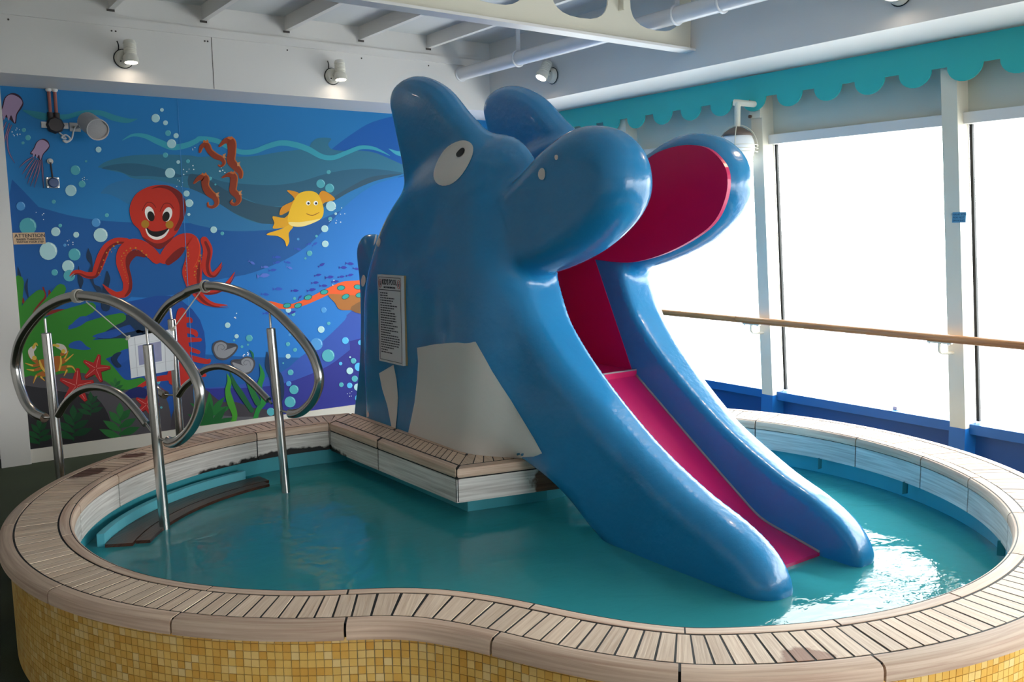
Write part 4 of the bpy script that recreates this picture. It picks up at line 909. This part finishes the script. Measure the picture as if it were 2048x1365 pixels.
for ch, r0 in (([(655, 140), (610, 185), (570, 225), (530, 260), (495, 345), (470, 420), (440, 490)], 15), ([(980, 285), (930, 240), (860, 205), (800, 210), (755, 235), (725, 265), (700, 300), (695, 350), (705, 400), (725, 455), (740, 520), (765, 585)], 15), ([(1445, 200), (1455, 260), (1455, 300), (1435, 360), (1430, 410), (1428, 460), (1430, 530), (1450, 600), (1478, 635)], 14), ([(1597, 290), (1580, 355), (1550, 415), (1533, 475), (1528, 515)], 15)):
    for i, (x, y) in enumerate(ch):
        o.disc(x, y, r0 * (1 - .06 * i) * .8, '#b9791f', n=8); o.disc(x + 14, y + 26, 5, '#b9791f', n=6)
B = lambda *P: [A1(*p) for p in P]
o.poly(B((1040, 748), (960, 762), (880, 812), (842, 900), (860, 990), (905, 1040), (935, 1100), (1000, 1128), (1060, 1122), (1130, 1080), (1165, 1030), (1200, 950), (1208, 880), (1180, 805), (1110, 758)), RED, fr=A0)
o.poly(B((980, 775), (1040, 766), (1110, 790), (1160, 860), (1165, 960), (1130, 1040), (1160, 1035), (1200, 950), (1208, 880), (1180, 805), (1110, 760), (1040, 752)), DRED, fr=A0)
o.poly(B((925, 1085), (1000, 1125), (1060, 1122), (1130, 1080), (1100, 1120), (1040, 1165), (980, 1140)), DRED, fr=A0)
for (cx, cy, px_, py_, rt) in ((972, 935, 980, 952, -.25), (1087, 940, 1078, 954, .3)):
    o.disc(cx, cy, 30, '#e9e6e0', 1.62, rt, fr=A1); o.disc(px_, py_, 23, '#120c0c', 1.45, rt, fr=A1)
    o.stroke([(cx - 48, cy - 20), (cx - 22, cy - 68), (cx + 15, cy - 70), (cx + 40, cy - 40)], 5, DRED, fr=A1)
for cx in (943, 1101): o.disc(cx, 1002 if cx < 1000 else 1006, 26, '#a8791a', fr=A1)
o.stroke([(948, 1035), (970, 1075), (1018, 1095), (1065, 1078), (1095, 1040)], [8, 16, 20, 16, 8], '#e9e6e0', fr=A1)
o.stroke([(955, 1030), (978, 1058), (1018, 1068), (1058, 1056), (1090, 1034)], [8, 26, 36, 26, 8], '#160b0b', fr=A1)
o.done()
# --- sea horses
for pts, w, sn in (([(55, 370), (68, 335), (95, 330), (115, 365), (150, 395), (185, 410), (198, 435), (180, 455), (165, 448)], [10, 22, 34, 30, 32, 24, 16, 10, 4], (-1,)),
                   ([(172, 335), (205, 305), (240, 310), (245, 370), (240, 420), (270, 460), (295, 490), (298, 520)], [10, 28, 50, 44, 46, 40, 28, 16], (-1,)),
                   ([(20, 555), (50, 525), (85, 525), (88, 570), (110, 610), (145, 640), (155, 675), (130, 697), (105, 690), (102, 670)], [8, 26, 44, 38, 42, 32, 22, 16, 10, 4], (-1,)),
                   ([(190, 520), (225, 505), (255, 515), (255, 560), (252, 600), (280, 630), (285, 660), (262, 682), (240, 670), (245, 655)], [8, 24, 40, 38, 38, 34, 24, 16, 10, 4], (-1,))):
    h = Fig('painted_seahorse', None, A2, 18); h.stroke([(x + 5, y - 2) for x, y in pts], [v + 3 for v in w], '#c0642c'); h.stroke(pts, w, '#8e3517')
    hx, hy = pts[2]; h.poly([(hx - 20, hy - 22), (hx - 12, hy - 34), (hx - 2, hy - 26), (hx + 8, hy - 36), (hx + 16, hy - 22), (hx, hy - 14)], '#c0642c', 1)
    mx_, my_ = pts[5]; h.poly([(mx_ + 8, my_ - 26), (mx_ + 28, my_ - 34), (mx_ + 22, my_ - 18), (mx_ + 30, my_ - 6), (mx_ + 10, my_ - 8)], '#c98a5a', 1); h.done()
# --- a plain yellow reef fish (generic)
fz = Fig('painted_yellow_fish', 'plain yellow reef fish', A2, 20)
fz.poly([(600, 720), (560, 760), (490, 750), (500, 790), (490, 822), (540, 820), (590, 800)], '#e0a31a', 3)
fz.poly([(590, 800), (540, 826), (465, 850), (458, 862), (520, 868), (560, 895), (572, 930), (588, 900), (585, 850), (610, 815)], '#e8b020', 3)
fz.poly([(620, 650), (575, 600), (600, 598), (650, 618), (640, 680), (545, 742), (530, 730), (550, 690)], '#d98f18', 3)
fz.poly([(760, 640), (780, 600), (820, 612), (860, 650), (800, 668), (770, 690)], '#d98f18', 3)
fz.poly([(600, 690), (640, 620), (700, 600), (750, 612), (775, 650), (792, 710), (780, 760), (730, 790), (660, 812), (600, 806), (578, 770)], '#efbd24')
fz.poly([(600, 806), (660, 812), (730, 790), (775, 765), (720, 775), (650, 785), (585, 785)], '#f4dc8a', 3)
for x in (700, 745): fz.disc(x, 672, 13, '#f2f0ea'); fz.disc(x + 2, 674, 7, '#1c1c2c')
fz.stroke([(690, 735), (725, 745), (765, 728)], [3, 5, 3], '#8a4a10'); fz.done()
# --- jellyfish
for ofs, sc_, pts in ((0, 1, 0), (1, .78, 0)):
    j = Fig('painted_jellyfish', None, A1, 18); mp_ = (lambda x, y: (x, y)) if ofs == 0 else (lambda x, y: (268 + (x - 80) * .72 + (y - 230) * -.14, 505 + (y - 230) * .72 + (x - 80) * .05))
    M2 = lambda P: [mp_(*p) for p in P]
    j.poly(M2([(80, 150), (30, 180), (12, 240), (-10, 290), (20, 300), (60, 320), (100, 350), (112, 290), (140, 250), (152, 215), (130, 170)]), '#3a2438')
    j.poly(M2([(70, 160), (35, 185), (20, 240), (0, 285), (15, 290), (25, 325), (42, 290), (55, 330), (72, 295), (95, 345), (104, 290), (130, 245), (145, 210), (120, 178)]), '#a98fae', 4)
    for t in ([(20, 320), (0, 370), (-20, 420)], [(40, 340), (15, 400), (0, 460), (-10, 500)], [(75, 360), (50, 420), (48, 480), (60, 540), (95, 605)], [(60, 350), (40, 420), (20, 500)]) if ofs == 0 else ([(20, 320), (-30, 360), (-80, 420)], [(35, 330), (-5, 400), (-45, 480)], [(55, 340), (20, 430), (-10, 520)], [(70, 345), (45, 440), (20, 560)], [(85, 345), (75, 440), (50, 580)], [(95, 345), (100, 440), (85, 590)], [(105, 340), (130, 430), (170, 590)]):
        t = M2(t); j.stroke(t, [8, 13, 11, 3], '#3a2438'); j.stroke(t, [4, 8, 7, 1], '#8d7496')
    j.done()
# --- reef rocks, corals, weeds
k = Fig('painted_rocks', 'dark grey reef rocks', A3, 12)
k.poly([(75, 740), (200, 720), (350, 735), (520, 730), (650, 720), (760, 745), (820, 800), (850, 880), (920, 900), (1000, 880), (1080, 900), (1120, 1100), (1120, 1300), (75, 1300)], '#4a474c', 4)
k.poly([(75, 860), (250, 830), (420, 860), (600, 880), (700, 1000), (740, 1180), (740, 1300), (75, 1300)], '#252428', 4)
k.poly([A4(*p) for p in ((-60, 720), (40, 690), (110, 720), (200, 790), (300, 795), (400, 830), (520, 850), (620, 900), (620, 1000), (-80, 1050))], '#3f3b42', 4, fr=A0)
k.poly([A4(*p) for p in ((40, 900), (160, 880), (300, 890), (480, 900), (520, 980), (40, 1020))], '#5a5a60', 4, fr=A0); k.done()
g = Fig('painted_green_coral', 'branching green coral', A3, 15); GR = '#2f7f26'
for p, w in (([(90, 340), (110, 220), (115, 140)], [90, 80, 80]), ([(130, 420), (190, 300), (260, 225)], [90, 80, 66]), ([(200, 420), (320, 280), (395, 190)], [80, 70, 70]), ([(200, 520), (380, 400), (590, 310)], [160, 120, 70]), ([(250, 620), (500, 500), (690, 410), (790, 375)], [220, 150, 90, 60]), ([(250, 660), (500, 620), (760, 560), (850, 545)], [220, 180, 100, 60]), ([(560, 650), (680, 720), (800, 810), (920, 790)], [180, 120, 70, 50])): g.stroke(p, w, GR)
g.poly([(80, 400), (260, 380), (520, 470), (640, 600), (700, 720), (520, 735), (280, 735), (80, 745)], GR, 3)
for q in ([(440, 450), (520, 370), (580, 380), (520, 430)], [(460, 540), (520, 525), (560, 560), (590, 580), (530, 585), (450, 570)], [(750, 640), (790, 590), (850, 580), (840, 640), (770, 680)], [(600, 500), (680, 470), (800, 470), (720, 510)]): g.poly(q, '#1c4fa0', 3)
g.poly([(720, 650), (745, 610), (790, 600), (760, 650), (790, 690), (760, 700)], '#0c2a4a', 3); g.done()
m = Fig('painted_maroon_coral', 'small maroon coral', A3, 13)
for p in ([(120, 300), (140, 250), (160, 300)], [(190, 370), (220, 330), (290, 250), (280, 180)], [(240, 350), (310, 280), (320, 200)], [(300, 310), (330, 250), (320, 200)], [(200, 370), (300, 350), (380, 330), (450, 330)]): m.stroke(p, [30, 26, 18, 10], '#7c1f18')
m.disc(135, 440, 24, '#5c1a16'); m.disc(355, 525, 24, '#5c1a16'); m.done()
r = Fig('painted_red_coral', 'feathery red coral', A3, 15)
r.stroke([(1160, 760), (1180, 620), (1170, 480), (1180, 340)], [150, 110, 90, 60], '#b3261c')
for p in ([(1180, 400), (1230, 390), (1240, 400)], [(1180, 450), (1260, 470), (1275, 490)], [(1180, 520), (1300, 520)], [(1170, 560), (1290, 600)], [(1170, 620), (1330, 660), (1360, 655)], [(1150, 690), (1290, 720)], [(1170, 740), (1330, 750)], [(1160, 420), (1100, 460)], [(1180, 690), (1080, 650)], [(1150, 760), (1000, 780), (900, 830)]): r.stroke(p, [40, 34, 24], '#b3261c')
r.stroke([(830, 880), (900, 860), (960, 870), (1000, 820)], [50, 70, 50, 20], '#141f5c'); r.done()
def star(name_lbl, cx, cy, R_, rot):
    s = Fig('painted_starfish', name_lbl, A6, 19); P = []
    for i in range(5):
        a = rot + 2 * PI * i / 5; P += [(cx + R_ * math.cos(a - .09), cy + R_ * math.sin(a - .09)), (cx + R_ * math.cos(a + .09), cy + R_ * math.sin(a + .09)), (cx + R_ * .42 * math.cos(a + PI / 5), cy + R_ * .42 * math.sin(a + PI / 5))]
    s.raw([A6(*p) for p in [(x + 6, y + 8) for x, y in P]], '#5c0d10'); s.raw([A6(*p) for p in P], '#a81f20')
    for i in range(5):
        a = rot + 2 * PI * i / 5; s.stroke([(cx + R_ * .08 * math.cos(a), cy + R_ * .08 * math.sin(a)), (cx + R_ * .85 * math.cos(a), cy + R_ * .85 * math.sin(a))], 4, '#d88a80')
    s.done()
star('upper red starfish', 795, 510, 150, -1.33); star('large red starfish', 592, 692, 185, -1.5); star('small red starfish', 1330, 890, 130, -2.6)
c = Fig('painted_crab', 'brown and cream crab', A6, 19); CB, CY = '#a45f22', '#d2ae45'
for p in ([(200, 470), (130, 480), (55, 455)], [(210, 510), (140, 530), (70, 520)], [(240, 555), (170, 590), (140, 665)], [(260, 575), (220, 600), (260, 640)], [(400, 470), (480, 430), (560, 360)], [(400, 510), (500, 490), (550, 495), (585, 545)], [(410, 520), (490, 530), (460, 590)], [(400, 450), (470, 400), (505, 330)]): c.stroke(p, [34, 28, 22, 8], CB); c.stroke(p[1:], [16, 12, 3], CY)
c.poly([(200, 430), (260, 410), (340, 390), (410, 380), (430, 430), (420, 520), (370, 550), (270, 550), (220, 510)], CB); c.stroke([(205, 430), (225, 490), (260, 540)], [16, 26, 20], CY); c.stroke([(425, 385), (430, 450), (410, 530)], [14, 22, 16], CY)
for p in ([(175, 440), (130, 390), (115, 330), (150, 290)], [(440, 360), (470, 330), (440, 290), (390, 270)]): c.stroke(p, [40, 58, 62, 40], CB); c.stroke(p[1:], [50, 62, 46], '#c9c3ba')
c.stroke([(140, 290), (165, 250), (185, 270)], [30, 24, 8], CY); c.stroke([(400, 275), (350, 265), (335, 285)], [30, 22, 8], CY); c.disc(150, 400, 24, CY); c.disc(455, 330, 22, CY); c.done()
w = Fig('painted_seaweed', 'dark kelp strands', A0, 13)
for p, ws in (([A5(*q) for q in ((320, 210), (330, 310), (360, 400), (350, 500), (380, 620), (440, 680), (450, 760))], [1, 11, 4, 10, 4, 11, 6]), ([A5(*q) for q in ((212, 415), (215, 500), (235, 580), (235, 660))], [1, 5, 11, 3]), ([A5(*q) for q in ((535, 480), (540, 560), (520, 650), (510, 780), (520, 880))], [4, 11, 12, 16, 18]), ([A3(*q) for q in ((115, 45), (125, 100), (135, 160), (120, 220))], [1, 7, 3, 6]), ([A3(*q) for q in ((180, 125), (170, 180), (185, 250))], [1, 6, 2]), ([A4(*q) for q in ((500, 470), (510, 560), (560, 640), (570, 760), (560, 800))], [2, 14, 26, 24, 10]), ([A3(*q) for q in ((640, 470), (760, 420), (860, 390), (930, 480), (800, 500), (640, 500))], [6, 16, 22, 26, 14, 8])): w.stroke(p, ws, '#14304f')
w.done()
pl = Fig('painted_plants', 'leafy green water plants', A0, 17)
def leaf(x, y, a, L, wd, colr, fr): pl.stroke([(x, y), (x + L * .5 * math.cos(a), y + L * .5 * math.sin(a)), (x + L * math.cos(a), y + L * math.sin(a))], [wd * .3, wd, 1], colr, fr=fr)
for (x, y, S_, colr, fr) in ((560, 1200, 1.2, '#0f3d22', A6), (1050, 1190, 1.25, '#1d5a2c', A6), (200, 1260, .9, '#123f22', A6), (740, 960, .8, '#143f24', A6), (1000, 760, .6, '#1c5a2c', A6)):
    pl.stroke([(x, y + 60 * S_), (x + 10, y - 60 * S_), (x - 5, y - 200 * S_)], [10, 8, 2], colr, fr=fr)
    for i_, a in enumerate((-2.75, -.35, -2.6, -.5, -2.3, -.8, -1.6)): leaf(x, y - 30 * S_ * i_ + 40 * S_, a, (190 - 12 * i_) * S_, 62 * S_, colr if i_ % 2 else '#2a6a34' if fr is A6 and x > 900 else '#164a28', fr)
for (x, y, S_, colr) in ((130, 880, .8, '#1f6a30'), (130, 960, .9, '#175a2a')):
    for a in (-2.6, -2.1, -1.6, -.9, -.4): leaf(x, y, a, 190 * S_, 52 * S_, colr, A4)
for p, ws, cl in (([(270, 950), (290, 880), (260, 790), (245, 720), (255, 660), (240, 610)], [30, 34, 46, 34, 26, 2], '#3f8f2a'), ([(420, 920), (440, 850), (480, 780), (450, 700), (470, 620), (450, 545)], [30, 30, 40, 36, 30, 2], '#1f8038'), ([(440, 800), (400, 720), (360, 640)], [40, 34, 6], '#1c6a34'), ([(400, 850), (330, 740), (290, 680), (260, 600)], [30, 36, 30, 4], '#175a34'), ([(410, 510), (405, 480), (385, 455)], [8, 14, 2], '#1a6a4a')): pl.stroke(p, ws, cl, fr=A4)
pl.done()
for q, (cx, cy, s) in enumerate(((215, 450, 1), (355, 550, .95))):
    sh = Fig('painted_shell', None, A4, 19); fl = 1 if q == 0 else -1
    P = lambda L: [(cx + fl * x * s, cy + y * s * (1 if q == 0 else .95)) for x, y in L]
    sh.poly(P([(-72, 0), (-58, -42), (-15, -58), (28, -40), (50, -38), (82, -34), (96, -12), (78, 24), (40, 58), (0, 74), (-46, 56)]), '#45464e')
    sh.poly(P([(-60, 2), (-48, -34), (-12, -46), (20, -30), (22, -4), (4, 10), (40, -2), (84, -14), (68, 18), (34, 48), (0, 60), (-40, 46)]), '#85878e')
    sh.stroke(P([(30, -30), (60, -28), (88, -20)]), [4, 12, 4], '#3c3d44'); sh.stroke(P([(-40, 10), (-32, -22), (-6, -28), (8, -10), (-4, 4), (-16, -4)]), [3, 5, 5, 5, 4, 3], '#696b72'); sh.done()
t = Fig('painted_turtle', 'orange flipper with teal spots', A2, 16); OR = '#e0561f'
t.poly([(390, 1270), (400, 1255), (480, 1255), (580, 1275), (700, 1235), (800, 1185), (900, 1140), (1000, 1130), (1100, 1110), (1300, 1090), (1420, 1180), (1300, 1290), (1100, 1260), (1000, 1230), (900, 1220), (830, 1215), (760, 1245), (660, 1285), (560, 1300), (450, 1288)], OR, 4)
t.poly([(820, 1215), (900, 1215), (1100, 1230), (1320, 1250), (1300, 1330), (1100, 1345), (980, 1310), (890, 1305), (860, 1265)], '#a5662a', 4); t.poly([(950, 1305), (1020, 1250), (1100, 1230), (1320, 1250), (1300, 1330), (1100, 1345)], '#7c542c', 3)
for x, y, a in ((575, 1280, -.2), (640, 1280, -.3), (700, 1232, -.3), (795, 1200, -.2), (895, 1175, -.1), (995, 1170, .1), (922, 1227, -.4), (1005, 1218, -.2)): t.disc(x, y, 25, '#0f3a3a', .62, a, n=14); t.disc(x, y, 21, '#1f9a96', .6, a, n=14)
t.done()
for i, (x, y, l, a, cl) in enumerate([(780, 1040, 46, -.5, 0), (908, 1055, 50, 0, 0), (948, 1032, 52, .1, 0), (985, 1062, 40, .2, 0), (758, 1100, 44, -.2, 0), (828, 1112, 52, -.1, 0), (897, 1110, 42, -.1, 0), (948, 1100, 46, -.2, 0), (742, 1145, 46, -.1, 0), (792, 1163, 48, 0, 0), (720, 1188, 56, -.2, 0), (862, 1138, 46, -.1, 0), (622, 1192, 48, 0, 0), (652, 1232, 34, -.9, 0), (606, 1322, 50, -.4, 0), (366, 1026, 46, .5, 1), (445, 1052, 46, 0, 1), (590, 1056, 40, .4, 1), (436, 1103, 78, -.1, 1), (515, 993, 50, 0, 2), (640, 946, 44, .2, 2), (740, 915, 38, -.6, 2), (705, 915, 34, -.3, 2), (515, 1025, 46, -.2, 2), (578, 1024, 42, .2, 2), (520, 1182, 60, 0, 2), (445, 1214, 50, .1, 2), (490, 1070, 50, -.1, 2), (455, 1325, 50, -.1, 2)]):
    s = Fig('painted_small_fish', None, A2, 17); ca, sa_ = math.cos(a), math.sin(a); h = l / 2
    s.raw([A2(x + u * ca - v * sa_, y + u * sa_ + v * ca) for u, v in ((-h, -h * .34), (-h * .6, 0), (-h * .1, -h * .36), (h * .5, -h * .3), (h, 0), (h * .5, h * .25), (0, h * .3), (-h * .6, h * .06), (-h, h * .34))], ('#28309a', '#5572cc', '#2a55b8')[cl]); s.done()
s = Fig('panel_seam', None, A0, 24); q0, q1 = (355, 200), (391, 855)
s.stroke([q0, q1], 1.1, '#3f86c4'); s.done()
